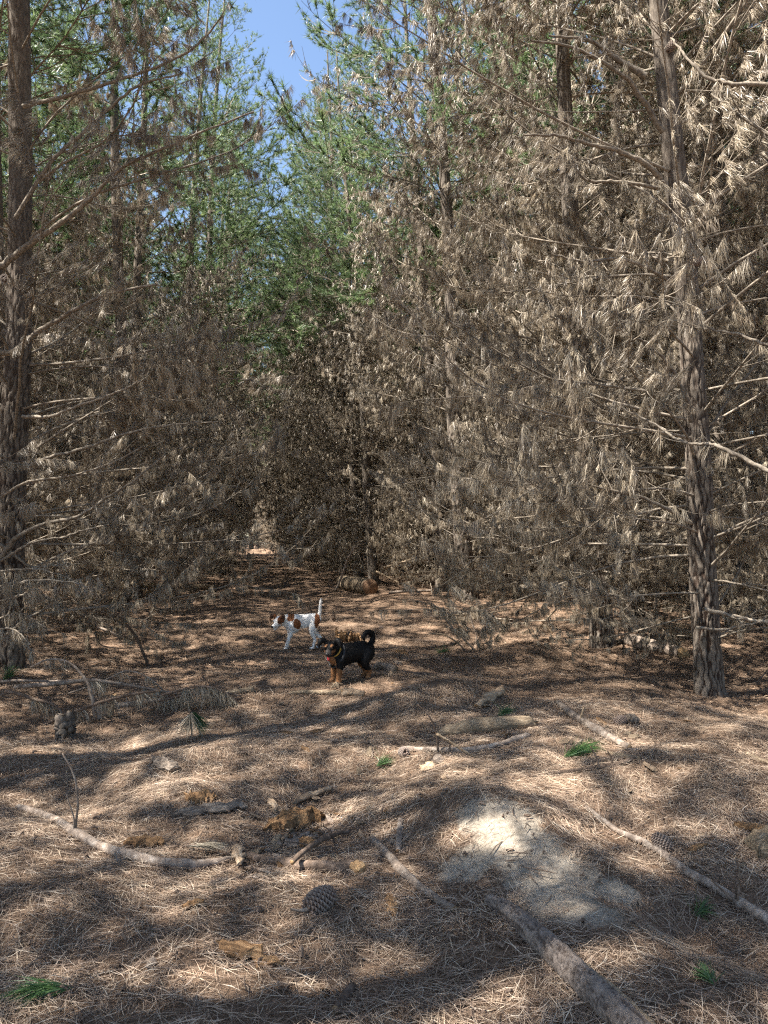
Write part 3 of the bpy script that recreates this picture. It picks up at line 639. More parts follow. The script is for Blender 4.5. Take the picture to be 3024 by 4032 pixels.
# ------------------------------------------------------------------ fallen wood on the ground
def stick_obj(name, P, R, m_, end=M_ENDWOOD, seed=0, S=11, wob=.06, parent=None, bark=None, jag=.3, per=6, jit=.05, **kw):
    rng = np.random.default_rng(seed); P = catmull(P, per); k = len(P); R = np.interp(np.linspace(0, 1, k), np.linspace(0, 1, len(R)), R)
    r = R * (1 + rng.normal(0, wob * .5 if jit > .02 else .006, k)); P = P.copy(); P[1:-1] += rng.normal(0, 1, (k - 2, 3)) * (R[1:-1] * jit)[:, None]
    V, T, E = tubes(P[None], r[None], S, True)
    nside = k * S; idx = np.arange(nside).reshape(k, S)
    c = np.repeat(P, S, 0); off = V[:nside] - c
    ph = rng.uniform(0, 6, 3); th = np.tile(np.arange(S) * 6.283 / S, k); zz = np.repeat(np.arange(k), S)
    fac = 1 + wob * np.sin(2 * th + zz * .5 + ph[0]) + wob * .8 * np.sin(3 * th - zz * .8 + ph[1]) + rng.normal(0, wob * .35, nside)
    V[:nside] = c + off * fac[:, None]
    t0, t1 = unit(P[0] - P[1]), unit(P[-1] - P[-2])
    V[idx[0]] += t0 * (rng.uniform(-1, 1, S) * R[0] * jag)[:, None]; V[idx[-1]] += t1 * (rng.uniform(-1, 1, S) * R[-1] * jag)[:, None]
    org = P.mean(0) if parent is None else np.zeros(3)
    if parent is None: org[2] = V[:, 2].min()
    else: org = np.array(parent.location)
    mi = np.concatenate([np.zeros(len(T), int), np.ones(len(E), int)])
    me = mesh(name, V - org, np.concatenate([T, E]), [m_, end], True, mi)
    if bark:
        ck = plates((th / 6.283 + .02 * np.sin(zz * .7) + .015 * np.sin(zz * 1.9 + th * 5)) % 1, zz / bark[1] + .35 * np.sin(th * 3 + zz * .11) + .2 * np.sin(th * 7), bark[0], seed + 5, .16)
        ck = np.clip(ck * 1.8, 0, 1); nv = len(V); cc = np.zeros(nv); cc[:nside] = ck; attr(me, 'crack', cc)
        co_ = np.empty(nv * 3, np.float32); me.vertices.foreach_get('co', co_); co_ = co_.reshape(-1, 3)
        co_[:nside] -= unit(off) * (ck * bark[2])[:, None]; cc *= .7; me.attributes['crack'].data.foreach_set('value', cc.astype(np.float32)); me.vertices.foreach_set('co', co_.ravel())
    return obj(name, me, parent, loc=None if parent is not None else org, **kw)
def ground_pts(pw, sink=.45):
    P, R = [], []
    for q in pw:
        px, py, wpx = q[:3]; p = G(px, py); dep = np.dot(p - CAM, FWD); r = wpx / 2 * dep / F
        p = p.copy(); p[2] = hgt(p[0], p[1]) + r * (1 - sink) + (q[3] if len(q) > 3 else 0); P.append(p); R.append(r)
    return P, R
def gstick(name, label, cat, pw, m_, seed, sink=.35, **kw):
    P, R = ground_pts(pw, sink); return stick_obj(name, P, R, m_, seed=seed, label=label, cat=cat, **kw)
def twig(parent, ref_px, pts, w0, w1, seed, m_=None, name='twig'):
    """a thin side twig seen at pixels pts, as far away as the ground at ref_px"""
    ref = G(*ref_px); dep = np.dot(ref - CAM, FWD); P = [D(a, b_, ref) for a, b_ in pts]
    return stick_obj(name, P, [w0 / 2 * dep / F, w1 / 2 * dep / F], m_ or M_STICK, seed=seed, S=6, wob=.03, parent=parent)
def ftwig(ref_px, pts, w0, w1, seed, label, m_=None, name='twig', cat='twig'):
    ref = G(*ref_px); dep = np.dot(ref - CAM, FWD); P = [D(a, b_, ref) for a, b_ in pts]
    return stick_obj(name, P, [w0 / 2 * dep / F, w1 / 2 * dep / F], m_ or M_STICK, seed=seed, S=7, wob=.03, label=label, cat=cat)

o = gstick('fallen_branch', 'long grey curved stick lying across the left foreground', 'stick',
       [(70, 3188, 24), (180, 3225, 32), (290, 3290, 37), (400, 3350, 37), (520, 3385, 39), (640, 3412, 39), (760, 3420, 38), (860, 3405, 30), (930, 3382, 16)], M_STICK, 1, sink=.15, S=14)
twig(o, (292, 3295), [(292, 3290), (300, 3230), (306, 3150), (290, 3050), (245, 2965)], 13, 6, 2)
twig(o, (285, 3295), [(287, 3292), (292, 3230), (275, 3170), (262, 3130)], 9, 4, 3)
twig(o, (275, 3310), [(280, 3290), (240, 3320), (190, 3350)], 10, 5, 4)
twig(o, (455, 3400), [(452, 3355), (465, 3390), (490, 3410)], 9, 5, 5)
o = gstick('fallen_branch', 'dark brown stick with a broken yellow end, beside the pine cone', 'stick',
       [(955, 3372, 26), (1020, 3395, 32), (1110, 3410, 36), (1200, 3425, 42), (1300, 3432, 44), (1400, 3428, 46)], M_DARKSTICK, 6, sink=.15, S=14)
gstick('broken_wood', 'crumbly yellow wood block at the end of the dark stick', 'wood piece', [(1395, 3432, 42), (1415, 3436, 50), (1432, 3440, 30)], M_ENDWOOD, 7, sink=.2, wob=.15)
o = gstick('fallen_branch', 'thin reddish stick crossing the dark stick near the pine cone', 'stick',
       [(1150, 3448, 20, .05), (1210, 3400, 22, .06), (1280, 3350, 22, .05), (1330, 3312, 20, .03), (1375, 3288, 16, .01)], M_DARKSTICK, 8, sink=.1)
twig(o, (1315, 3330), [(1315, 3318), (1310, 3285), (1290, 3262), (1262, 3250)], 9, 4, 9, M_DARKSTICK)
twig(o, (1300, 3350), [(1310, 3330), (1250, 3338), (1180, 3320), (1110, 3312)], 8, 4, 10, M_DARKSTICK)
gstick('fallen_branch', 'pale brown stick running from the middle towards the bark log', 'stick',
       [(1465, 3308, 26), (1530, 3380, 32), (1590, 3450, 38), (1650, 3500, 32), (1710, 3545, 32), (1790, 3590, 26)], M_STICK, 11, sink=.3, S=14)
gstick('short_stick', 'short upright-looking grey stick above the pale brown stick', 'stick', [(1577, 3235, 22), (1572, 3290, 24), (1568, 3360, 22)], M_STICK, 12)
gstick('short_stick', 'forked stub of stick at the bottom edge of the photo', 'stick', [(1320, 3990, 34), (1350, 3950, 36), (1385, 3900, 40)], M_DARKSTICK, 13)
gstick('short_stick', 'stub of stick leaning on the forked stub', 'stick', [(1340, 3880, 14), (1355, 3905, 18), (1372, 3930, 18)], M_DARKSTICK, 14)
o = gstick('fallen_branch', 'long thin stick slanting down to the right edge', 'stick',
       [(2305, 3180, 14), (2380, 3240, 18), (2440, 3285, 22), (2530, 3325, 26), (2620, 3380, 30), (2720, 3455, 34), (2820, 3510, 38), (2910, 3570, 42), (3060, 3660, 46)], M_STICK, 15, sink=.2, S=14)
twig(o, (2885, 3570), [(2880, 3545), (2850, 3510), (2800, 3465)], 13, 7, 16, M_DARKSTICK)
twig(o, (2895, 3570), [(2900, 3540), (2895, 3480), (2870, 3450)], 11, 6, 17, M_DARKSTICK)
twig(o, (2905, 3575), [(2905, 3545), (2910, 3450), (2900, 3375)], 11, 6, 18, M_DARKSTICK)
twig(o, (2860, 3570), [(2870, 3560), (2780, 3560), (2690, 3545)], 12, 6, 19, M_DARKSTICK)
# bark covered log, lower right
P, Rr_ = ground_pts([(1925, 3555, 46), (1990, 3605, 76), (2080, 3682, 92), (2180, 3775, 104), (2290, 3885, 114), (2400, 3990, 124), (2540, 4130, 132), (2760, 4380, 150)], .48)
lg = stick_obj('bark_log', P, Rr_, M_LOGBARK, seed=20, S=40, per=22, wob=.018, jit=.006, bark=(8, 34, .003), label='fissured bark-covered log running out of the bottom right corner', cat='log')
Ps = [p + RGT * r * .62 + np.array([0, 0, r * .62]) for p, r in zip(P[4:], Rr_[4:])]
stick_obj('bare_wood_strip', [Ps[0] + FWD * .03] + Ps, [.005, .010, .013, .013, .013], M_PALE, seed=21, parent=lg, wob=.12, S=9)
# pale log and its neighbours
gstick('pale_log', 'smooth pale barkless log right of the lit needle mound', 'log',
       [(1715, 2908, 16), (1760, 2900, 48), (1850, 2888, 60), (1960, 2876, 62), (2060, 2869, 56), (2105, 2866, 32)], M_PALE, 22, sink=.2, jag=1.2, S=18, wob=.05)
o = gstick('fallen_branch', 'grey-brown stick lying just in front of the pale log', 'stick',
       [(1590, 2955, 18), (1700, 2960, 22), (1840, 2962, 22), (1950, 2945, 24), (2030, 2922, 26), (2080, 2905, 24)], M_STICK, 23, sink=.2)
twig(o, (1725, 2965), [(1725, 2960), (1718, 2890), (1690, 2820), (1645, 2775)], 11, 4, 24, M_DARKSTICK)
twig(o, (1770, 2965), [(1770, 2958), (1772, 2930), (1778, 2905)], 9, 5, 25, M_DARKSTICK)
twig(o, (1860, 2985), [(1720, 2890), (1770, 2920), (1840, 2965), (1890, 2990)], 12, 8, 26, M_PALE)
gstick('split_plank', 'pale split length of wood lying in front of the black dog', 'plank', [(1140, 2734, 12), (1200, 2733, 18), (1290, 2736, 20), (1350, 2737, 22)], M_PALE, 27, sink=.1, S=6)
gstick('split_plank', 'darker broken end of wood joined to the pale split plank', 'plank', [(1345, 2740, 30), (1390, 2742, 34), (1432, 2746, 22)], M_CHIP, 28, sink=.1, wob=.16)
gstick('broken_log', 'short rotten log piece with an orange broken end', 'log', [(1878, 2790, 22), (1905, 2770, 30), (1940, 2752, 40), (1975, 2736, 38)], M_CHIP, 29, sink=.25, wob=.22, S=16, end=M_ROT)
gstick('short_log', 'short grey log behind the black dog', 'log', [(1480, 2630, 26), (1510, 2636, 36), (1560, 2650, 30)], M_GREYSLAB, 30, sink=.35, wob=.16, end=M_PALE)
o = gstick('fallen_branch', 'straight grey-brown stick with an upright snag, right of the pale log', 'stick',
       [(2195, 2772, 22), (2250, 2820, 28), (2320, 2868, 34), (2400, 2915, 36), (2480, 2955, 26)], M_STICK, 31, sink=.3)
twig(o, (2292, 2850), [(2290, 2845), (2292, 2815), (2298, 2785)], 15, 7, 32, M_PALE)
o = gstick('fallen_branch', 'thin dark stick below the green sprig', 'stick', [(1940, 3050, 8), (2080, 3058, 10), (2200, 3048, 14), (2350, 3030, 18), (2440, 3015, 20), (2500, 2995, 18)], M_DARKSTICK, 33, sink=.1)
twig(o, (2355, 3035), [(2360, 3028), (2350, 2985), (2325, 2940)], 10, 5, 34, M_DARKSTICK)
twig(o, (2415, 3020), [(2415, 3018), (2405, 2980), (2390, 2955)], 9, 5, 35, M_DARKSTICK)
gstick('fallen_branch', 'pale-ended stick beside the thin dark stick', 'stick', [(2390, 2970, 18), (2450, 2985, 22), (2515, 2994, 20)], M_PALE, 36)
gstick('fallen_branch', 'short pale stick on the slope at the right edge', 'stick', [(2940, 2970, 14), (2985, 2995, 18), (3050, 3015, 18)], M_PALE, 37)
gstick('fallen_branch', 'grey stick lying between the black dog and the right mound', 'stick', [(1570, 2648, 12), (1650, 2658, 14), (1760, 2664, 14), (1850, 2662, 9)], M_DARKSTICK, 38)
gstick('fallen_branch', 'thin straight stick below the right mound', 'stick', [(1600, 2522, 10), (1700, 2530, 12), (1830, 2546, 12)], M_DARKSTICK, 39)
gstick('fallen_log', 'half-hidden fallen log behind the nearest right-hand pine', 'log', [(2470, 2535, 48), (2560, 2560, 54), (2690, 2592, 52)], M_STICK, 40, sink=.3)
gstick('fallen_log', 'pale fallen log lying under the left row of pines', 'log', [(505, 2332, 38), (600, 2328, 36), (700, 2326, 30), (860, 2322, 20)], M_PALE, 41, sink=.1, wob=.1)
gstick('fallen_branch', 'reddish broken stick leaning by the pale fallen log', 'stick', [(560, 2345, 22, .05), (620, 2352, 18), (690, 2362, 14)], M_ROT, 42)
# sawn log end on the far right of the track
p = G(1458, 2340); dep = np.dot(p - CAM, FWD); r = 33 * dep / F
P = [p + np.array([0, 0, r * .85]), p + np.array([-.12, .5, r * .85]), p + np.array([-.3, 1.1, r * .9]), p + np.array([-.55, 1.9, r])]
def end_grain():
    m, n, l, b, out = mat('sawn end grain'); tc = n.new('ShaderNodeTexCoord'); nz = n.new('ShaderNodeTexNoise'); nz.inputs['Scale'].default_value = 9
    l.new(tc.outputs['Object'], nz.inputs['Vector']); rr = ramp(n, [(.3, (.12, .065, .035)), (.6, (.24, .14, .08)), (.8, (.36, .24, .15))]); l.new(nz.outputs[0], rr.inputs[0]); l.new(rr.outputs[0], b.inputs['Base Color']); b.inputs['Roughness'].default_value = .9
    return m
stick_obj('sawn_log', P, [r, r, r * .98, r * .95], M_PALE, end=end_grain(), seed=43, S=22, jag=.02, wob=.02, label='thick sawn log end facing the camera beyond the white dog', cat='log')
# stump, left
p = G(255, 2905); dep = np.dot(p - CAM, FWD); r = 40 * dep / F
P = [p - [0, 0, .05], p + [0, 0, .04], p + [0, .005, .10], p + [.005, .0, .175]]
stick_obj('stump', P, [r * 1.12, r, r * .95, r * .95], M_BARK, end=M_ROT, seed=44, S=26, per=8, jag=.5, wob=.06, bark=(8, 6, .006), label='small mossy stump below the fallen branches on the left', cat='stump')

# ------------------------------------------------------------------ bark slabs, rotten wood, chips
def shard_mesh(name, L, W, T_, rng, nx_=13, ny_=6, rough=.10, curl=0.0, m_=None):
    u = np.linspace(-.5, .5, nx_); w_ = np.linspace(-.5, .5, ny_)
    wid = W * (1 - np.abs(2 * u) ** rng.uniform(1.6, 3.5) * rng.uniform(.35, .95)) * rng.uniform(.75, 1.2, nx_)
    cen = rng.normal(0, W * .12, nx_)
    top = np.zeros((nx_, ny_, 3)); bot = np.zeros((nx_, ny_, 3))
    for i in range(nx_):
        for j in range(ny_):
            x = u[i] * L + rng.normal(0, L * .012) + (rng.uniform(-.06, .06) * L if i in (0, nx_ - 1) else 0); y = cen[i] + w_[j] * wid[i]
            z = -curl * W * (2 * w_[j]) ** 2
            edge = 1 - .75 * (abs(2 * w_[j]) ** 4); e2 = 1 - .6 * abs(2 * u[i]) ** 4
            top[i, j] = (x, y, z + T_ * .5 * edge * e2 + rng.normal(0, T_ * rough)); bot[i, j] = (x, y, z - T_ * .5 * edge)
    V = np.concatenate([top.reshape(-1, 3), bot.reshape(-1, 3)]); I = np.arange(nx_ * ny_).reshape(nx_, ny_); o_ = nx_ * ny_; F_ = []
    for i in range(nx_ - 1):
        for j in range(ny_ - 1):
            F_.append((I[i, j], I[i + 1, j], I[i + 1, j + 1], I[i, j + 1])); F_.append((o_ + I[i, j], o_ + I[i, j + 1], o_ + I[i + 1, j + 1], o_ + I[i + 1, j]))
        F_.append((I[i, 0], o_ + I[i, 0], o_ + I[i + 1, 0], I[i + 1, 0])); F_.append((I[i, -1], I[i + 1, -1], o_ + I[i + 1, -1], o_ + I[i, -1]))
    for j in range(ny_ - 1):
        F_.append((I[0, j], I[0, j + 1], o_ + I[0, j + 1], o_ + I[0, j])); F_.append((I[-1, j], o_ + I[-1, j], o_ + I[-1, j + 1], I[-1, j + 1]))
    return mesh(name, V, np.array(F_), [m_], False)
def shard(name, label, cat, a, b_, W, T_, m_, seed, lift=.01, roll=.0, pitch=.0, curl=0.0, group=None, parent=None, **kw):
    rng = np.random.default_rng(seed); p, q = G(*a), G(*b_); c = (p + q) / 2; d = q - p; L = np.linalg.norm(d)
    c[2] = hgt(c[0], c[1]) + T_ * .4 + lift
    return obj(name, shard_mesh(name, L, W, T_, rng, m_=m_, curl=curl, **kw), parent, label, cat, group, loc=c, rot=(roll, -math.atan2(d[2], math.hypot(d[0], d[1])) + pitch, math.atan2(d[1], d[0])))
shard('bark_piece', 'curled piece of flaky bark in the lower middle foreground', 'bark piece', (850, 3735), (1100, 3810), .075, .022, M_ROT, 1, lift=.012, roll=.35)
shard('bark_piece', 'grey weathered slab left of the rotten orange wood', 'bark piece', (690, 3222), (960, 3188), .09, .035, M_GREYSLAB, 2, lift=.012, roll=.3)
shard('rotten_wood', 'flat orange rotten wood piece behind the grey curved stick', 'rotten wood', (490, 3335), (640, 3340), .09, .045, M_ROT, 3, roll=.2)
shard('rotten_wood', 'orange rotten wood showing in a hole in the needles', 'rotten wood', (730, 3150), (850, 3145), .10, .06, M_ROT, 4, lift=-.015, roll=.5)
shard('rotten_wood', 'largest orange rotten log fragment in the middle foreground', 'rotten wood', (1040, 3270), (1265, 3230), .15, .09, M_ROT, 5, lift=.0, roll=.35, rough=.16)
shard('rotten_wood', 'pale splintered board above the largest rotten fragment', 'rotten wood', (1150, 3180), (1300, 3118), .05, .03, M_CHIP, 6, lift=.02)
shard('rotten_wood', 'small upright-lying splinter left of the splintered board', 'rotten wood', (1062, 3150), (1092, 3200), .045, .025, M_CHIP, 7)
shard('rotten_wood', 'crumbled orange block below the largest rotten fragment', 'rotten wood', (1180, 3335), (1240, 3345), .07, .05, M_ROT, 8, roll=.3)
shard('rotten_wood', 'pale flake standing between the two foreground sticks', 'rotten wood', (928, 3355), (945, 3425), .05, .02, M_CHIP, 9, lift=.03, roll=.3)
shard('rotten_wood', 'small orange bark flake in the left lower foreground', 'rotten wood', (720, 3585), (800, 3562), .035, .02, M_ROT, 10)
shard('rotten_wood', 'tan rotten block below the pale brown stick', 'rotten wood', (1530, 3530), (1560, 3610), .06, .025, M_ROT, 11, lift=-.004)
shard('rotten_wood', 'reddish rotten wood by the right edge', 'rotten wood', (2900, 3265), (3060, 3290), .07, .035, M_ROT, 12)
shard('rotten_wood', 'pale thick wood chunk cut by the right edge', 'rotten wood', (2985, 3390), (3060, 3330), .12, .09, M_PALE, 13, lift=.01)
shard('rotten_wood', 'bright orange chip right of the long thin stick', 'rotten wood', (2710, 3365), (2775, 3335), .035, .015, M_ROT, 14)
shard('rotten_wood', 'pinkish flat wood flake left of the pale log', 'rotten wood', (1665, 3045), (1705, 3010), .075, .012, M_CHIP, 15, roll=.2)
shard('rotten_wood', 'smaller pinkish flake below the flat wood flake', 'rotten wood', (1745, 3075), (1765, 3055), .05, .01, M_CHIP, 16, roll=.2)
shard('rotten_wood', 'grey hollow bark piece right of the straight stick', 'bark piece', (2460, 2835), (2515, 2855), .08, .05, M_GREYSLAB, 17, roll=.2)
shard('rotten_wood', 'grey half-buried wood lump in the left middle ground', 'bark piece', (600, 3010), (700, 3045), .10, .05, M_GREYSLAB, 18, roll=.4)
shard('rotten_wood', 'dark red wood fragments right of the black dog', 'rotten wood', (1560, 2570), (1610, 2585), .10, .06, M_ROT, 19)
shard('rotten_wood', 'upright grey splinter standing by the tail end of the plank', 'rotten wood', (1305, 2722), (1338, 2700), .05, .012, M_PALE, 20, lift=.03, roll=.6)
# broken stump behind the black dog: upright splinters
bs = bpy.data.objects.new('broken_stump', None); COL.objects.link(bs); p = G(1375, 2535); bs.location = p; bs['label'] = 'broken orange stump of upright splinters between the two dogs'; bs['category'] = 'stump'
rs_ = np.random.default_rng(9)
for i in range(15):
    me = shard_mesh('splinter', rs_.uniform(.10, .24), rs_.uniform(.05, .09), .03, rs_, m_=M_ROT)
    x_ = -.17 + i * .024
    obj('splinter', me, bs, loc=(x_, rs_.uniform(-.07, .07), .08 + .05 * max(0, 1 - i / 8) + rs_.uniform(-.02, .02)), rot=(rs_.uniform(-.5, .5), -math.pi / 2 + rs_.uniform(-.5, .5), rs_.uniform(-1, 1)))
bs2 = G(1310, 2447)
obj('dark_stub', shard_mesh('dark_stub', .15, .09, .07, rs_, m_=M_DARKSTICK), None, 'small dark stub of wood behind the white dog', 'stub', loc=(bs2[0], bs2[1], bs2[2] + .06), rot=(.2, -1.4, .3))
# loose chips
rc = np.random.default_rng(77); CH = [shard_mesh('wood_chip', 1, rc.uniform(.3, .6), .16, rc, 5, 3, .2, m_=(M_CHIP, M_PALE, M_ROT, M_STICK)[i % 4]) for i in range(12)]
def chips(spots, label, group, lo, hi):
    for px, py in spots:
        p = G(px, py); s_ = rc.uniform(lo, hi); o = obj('wood_chip', CH[rc.integers(12)], None, label, 'wood chip', group)
        o.location = (p[0], p[1], hgt(p[0], p[1]) + s_ * .10 + .008); o.rotation_euler = (rc.normal(0, .3), rc.normal(0, .25), rc.uniform(0, 6.28)); o.scale = (s_, s_, s_)
chips([(rc.normal(1150, 95), rc.normal(3290, 75)) for _ in range(46)], 'splinter among the rotten wood in the middle foreground', 'rotten wood splinters', .04, .12)
chips([(rc.normal(1400, 90), rc.normal(3220, 60)) for _ in range(12)], 'chip lying above the short grey stick', 'chips near the short stick', .03, .07)
chips([(2365, 2850), (2385, 2870), (2360, 2880), (2470, 2895), (2495, 2910), (2280, 2935), (2230, 2930), (2490, 2960), (2560, 3030)], 'pale chip beside the straight grey-brown stick', 'chips by the straight stick', .05, .12)
chips([(rc.uniform(1000, 2000), rc.uniform(2560, 3050)) for _ in range(34)], 'bit of wood scattered between the dogs and the sand patch', 'wood bits in the middle', .04, .12)
chips([(rc.uniform(80, 1700), rc.uniform(3420, 3990)) for _ in range(24)], 'small wood bit among the foreground needles', 'wood bits in the foreground', .015, .05)
chips([(rc.uniform(2350, 2980), rc.uniform(2780, 3600)) for _ in range(22)], 'small wood bit on the right-hand slope', 'wood bits on the right', .02, .07)

# ------------------------------------------------------------------ cones on the ground
def ground_cone(px, py, s_, rot, label, sink=.75):
    p = G(px, py); o = bpy.data.objects.new('pine_cone', None); COL.objects.link(o); o.location = (p[0], p[1], hgt(p[0], p[1]) + .047 * s_ * sink); o.rotation_euler = rot; o.scale = (s_,) * 3
    o['label'] = label; o['category'] = 'pine cone'; obj('scales', CONE_ME, o)
    V, T = tubes(np.array([[[0, 0, -.045], [0, 0, -.06], [.004, .01, -.085], [.012, .03, -.11]]]), np.array([[.012, .008, .005, .005]]), 7); obj('stalk', mesh('stalk', V, T, [M_STICK], True), o)
ground_cone(1255, 3585, 1.12, (rad(74), 0, rad(118)), 'open grey pine cone below the dark stick')
ground_cone(2610, 3345, .9, (rad(60), 0, rad(200)), 'weathered pine cone beside the long thin stick', .55)
for i, (px, py) in enumerate(((1590, 2975), (2440, 2850), (1500, 2480), (1760, 2610))):
    ground_cone(px, py, .8, (rad(70), 0, i * 1.3), ('small dark cone in front of the lit mound', 'small cone near the straight grey-brown stick', 'small cone on the track behind the black dog', 'small cone beside the right mound')[i], .6)

# ------------------------------------------------------------------ needle sprigs on the ground
def sprig(a, tip, n_, L, m_, seed, label, name='pine_sprig', spread=.22, up=.10, w_=.0026, h0=.01, flat_=.45):
    rng = np.random.default_rng(seed); p = G(*a); q = G(*tip); d = unit(q - p); p = p + np.array([0, 0, h0 + .006]); ln = np.linalg.norm(q - p)
    o = bpy.data.objects.new(name, None); COL.objects.link(o); o.location = p; o['label'] = label; o['category'] = 'needle sprig'
    st = np.stack([np.zeros(3), d * ln * .2 + [0, 0, .01], d * ln * .45 + [0, 0, .012]]); V, T = tubes(st[None], np.array([[.004, .0035, .002]]), 6); obj('stem', mesh('stem', V, T, [M_DARKSTICK], True), o)
    B = st[0] + (st[2] - st[0]) * rng.uniform(0, 1, n_)[:, None]
    Dr = unit(d + rng.normal(0, spread, (n_, 3)) * np.array([1, 1, flat_]) + np.array([0, 0, up])); L_ = rng.uniform(.7, 1.1, n_) * L
    V, T = needle_strips(B, Dr, L_, np.full(n_, w_), rng, np.array([0, 0, -.30]) + rng.normal(0, .1, (n_, 3)), 0)
    gz = np.array([hgt(V[:, 0] + p[0], V[:, 1] + p[1])])[0] - p[2]; V[:, 2] = np.maximum(V[:, 2], gz + .002)
    obj('needles', mesh('needles', V, T, [m_]), o, kind='stuff')
sprig((300, 3905), (20, 3945), 200, .16, M_SPRIG, 1, 'green needle sprig in the bottom left corner', spread=.26)
sprig((2215, 2995), (2375, 2950), 300, .24, M_SPRIG, 2, 'bright green needle sprig above the thin dark stick', spread=.22, up=.2)
sprig((2820, 3900), (2770, 3865), 120, .09, M_SPRIG, 3, 'little green sprig in the lower right needles', spread=.4, up=.3)
sprig((2730, 3625), (2790, 3590), 110, .10, M_SPRIG, 4, 'dull green sprig below the long thin stick', spread=.5, up=.3)
sprig((1480, 3030), (1530, 3010), 120, .13, M_SPRIG, 5, 'small green sprig in the shaded middle ground', spread=.5, up=.25)
sprig((1960, 2828), (2010, 2808), 120, .15, M_SPRIG, 6, 'dark green sprig above the pale log', spread=.5, up=.25)
sprig((1720, 2580), (1790, 2560), 120, .2, M_SPRIG, 7, 'faint green sprig at the foot of the right mound', spread=.5, up=.3)
sprig((10, 2690), (70, 2650), 160, .22, M_SPRIG, 8, 'yellow-green sprig at the left edge by the fallen branches', spread=.5, up=.7)
sprig((720, 3360), (870, 3370), 220, .17, M_DRYTUFT, 9, 'pale dry needle tuft behind the grey curved stick', spread=.12, h0=.03)
def hang(a, base, n_, L, m_, seed, label, dirx=0.0, spread=.22):
    """a broken tuft standing on the ground: needles fall from its raised tip a"""
    rng = np.random.default_rng(seed); ref = G(*base); tp = D(*a, ref); o = bpy.data.objects.new('needle_tuft', None); COL.objects.link(o); o.location = ref; o['label'] = label; o['category'] = 'needle tuft'
    t_ = tp - ref; st = np.stack([np.array([0, .02, -.03]), t_ * .5 + [0, .03, 0], t_]); V, T = tubes(st[None], np.array([[.006, .006, .005]]), 6); obj('stem', mesh('stem', V, T, [M_STICK], True), o)
    B = t_ + rng.normal(0, .008, (n_, 3)); Dr = unit(np.array([0, 0, -1.]) + RGT * dirx + rng.normal(0, spread, (n_, 3)))
    V, T = needle_strips(B, Dr, rng.uniform(.75, 1.1, n_) * L, np.full(n_, .0028), rng, np.array([0, 0, -.35]) + rng.normal(0, .08, (n_, 3)), 0); obj('needles', mesh('needles', V, T, [m_]), o, kind='stuff')
hang((750, 2815), (755, 2935), 150, .20, M_DRYTUFT, 11, 'dry grey needle tuft hanging over beside the green tuft', -.25, .34)
hang((762, 2812), (800, 2920), 150, .19, M_SPRIG, 12, 'dark green needle tuft next to the dry grey tuft', .75, .30)

# ------------------------------------------------------------------ fallen branches piled on the left
def pile_branch(label, ref_px, pts, w0, w1, seed, m_=M_STICK, curtain=None, nt_=0, Ln=.16):
    o = ftwig(ref_px, pts, w0, w1, seed, label, m_, 'fallen_branch', 'branch')
    if nt_:
        rng = np.random.default_rng(seed); ref = G(*ref_px); P = catmull([D(a, b_, ref) for a, b_ in pts], 8); lo_, hi_ = int(curtain[0] * (len(P) - 1)), int(curtain[1] * (len(P) - 1))
        ii = rng.integers(lo_, hi_, nt_); tp = P[ii] - np.array(o.location); td = unit(P[np.minimum(ii + 1, len(P) - 1)] - P[np.maximum(ii - 1, 0)])
        V, T, tn = tuft_geo(rng, tp, td, 22, Ln, .0030, .25, .8, -.5); me = mesh('needles', V, T, [M_DEAD]); attr(me, 'tint', tn); obj('needles', me, o, kind='stuff')
    return o
pile_branch('thickest pale branch of the pile on the left', (330, 2790), [(60, 2704), (200, 2694), (350, 2678), (420, 2685), (520, 2700), (620, 2718), (700, 2730)], 20, 8, 51, curtain=(.2, .9), nt_=14)
pile_branch('straight upper branch of the pile, reaching the left edge', (200, 2760), [(-40, 2690), (60, 2680), (200, 2682), (330, 2676)], 13, 8, 52)
pile_branch('branch slanting up from the stump to the pile', (330, 2850), [(150, 2862), (250, 2822), (340, 2785), (430, 2755), (530, 2732), (630, 2718)], 17, 10, 53, M_DARKSTICK, (.3, 1), 10)
pile_branch('arched thin branch rising above the pile', (330, 2850), [(120, 2628), (180, 2600), (240, 2598), (290, 2622), (340, 2680), (360, 2730), (372, 2830)], 8, 12, 54, M_STICK, (.05, .7), 5, .13)
pile_branch('dark branch at the left end of the pile', (150, 2850), [(20, 2722), (80, 2735), (150, 2758), (200, 2770), (240, 2800), (258, 2822)], 16, 8, 55, M_DARKSTICK, (.2, .9), 12)
pile_branch('dark drooping branch tip with a needle curtain, right end of the pile', (800, 2800), [(610, 2745), (700, 2720), (780, 2702), (860, 2715), (920, 2752), (950, 2790)], 10, 6, 56, M_DARKSTICK, (.25, .95), 34, .19)
pile_branch('second drooping branch below the needle curtain', (700, 2800), [(560, 2770), (650, 2755), (740, 2735), (840, 2722), (950, 2740)], 10, 6, 57, M_DARKSTICK, (.2, .9), 24, .18)
pile_branch('thin twig arching over the middle of the pile', (500, 2790), [(270, 2730), (360, 2700), (430, 2670), (500, 2642), (580, 2665), (640, 2715)], 7, 5, 58, M_STICK, (.1, .9), 6, .12)
pile_branch('short prop stick under the pile', (390, 2835), [(340, 2670), (355, 2720), (375, 2780), (395, 2830)], 12, 20, 59, M_STICK)
pile_branch('pale stub standing in the pile', (435, 2825), [(450, 2735), (440, 2780), (432, 2822)], 20, 26, 60, M_PALE)
gstick('fallen_branch', 'pale log end at the right of the pile', 'stick', [(870, 2740, 16), (930, 2732, 24), (1000, 2722, 26)], M_PALE, 61)
gstick('fallen_branch', 'low branch buried in needles beneath the pile', 'stick', [(420, 2790, 18), (520, 2780, 26), (640, 2765, 18)], M_STICK, 62)
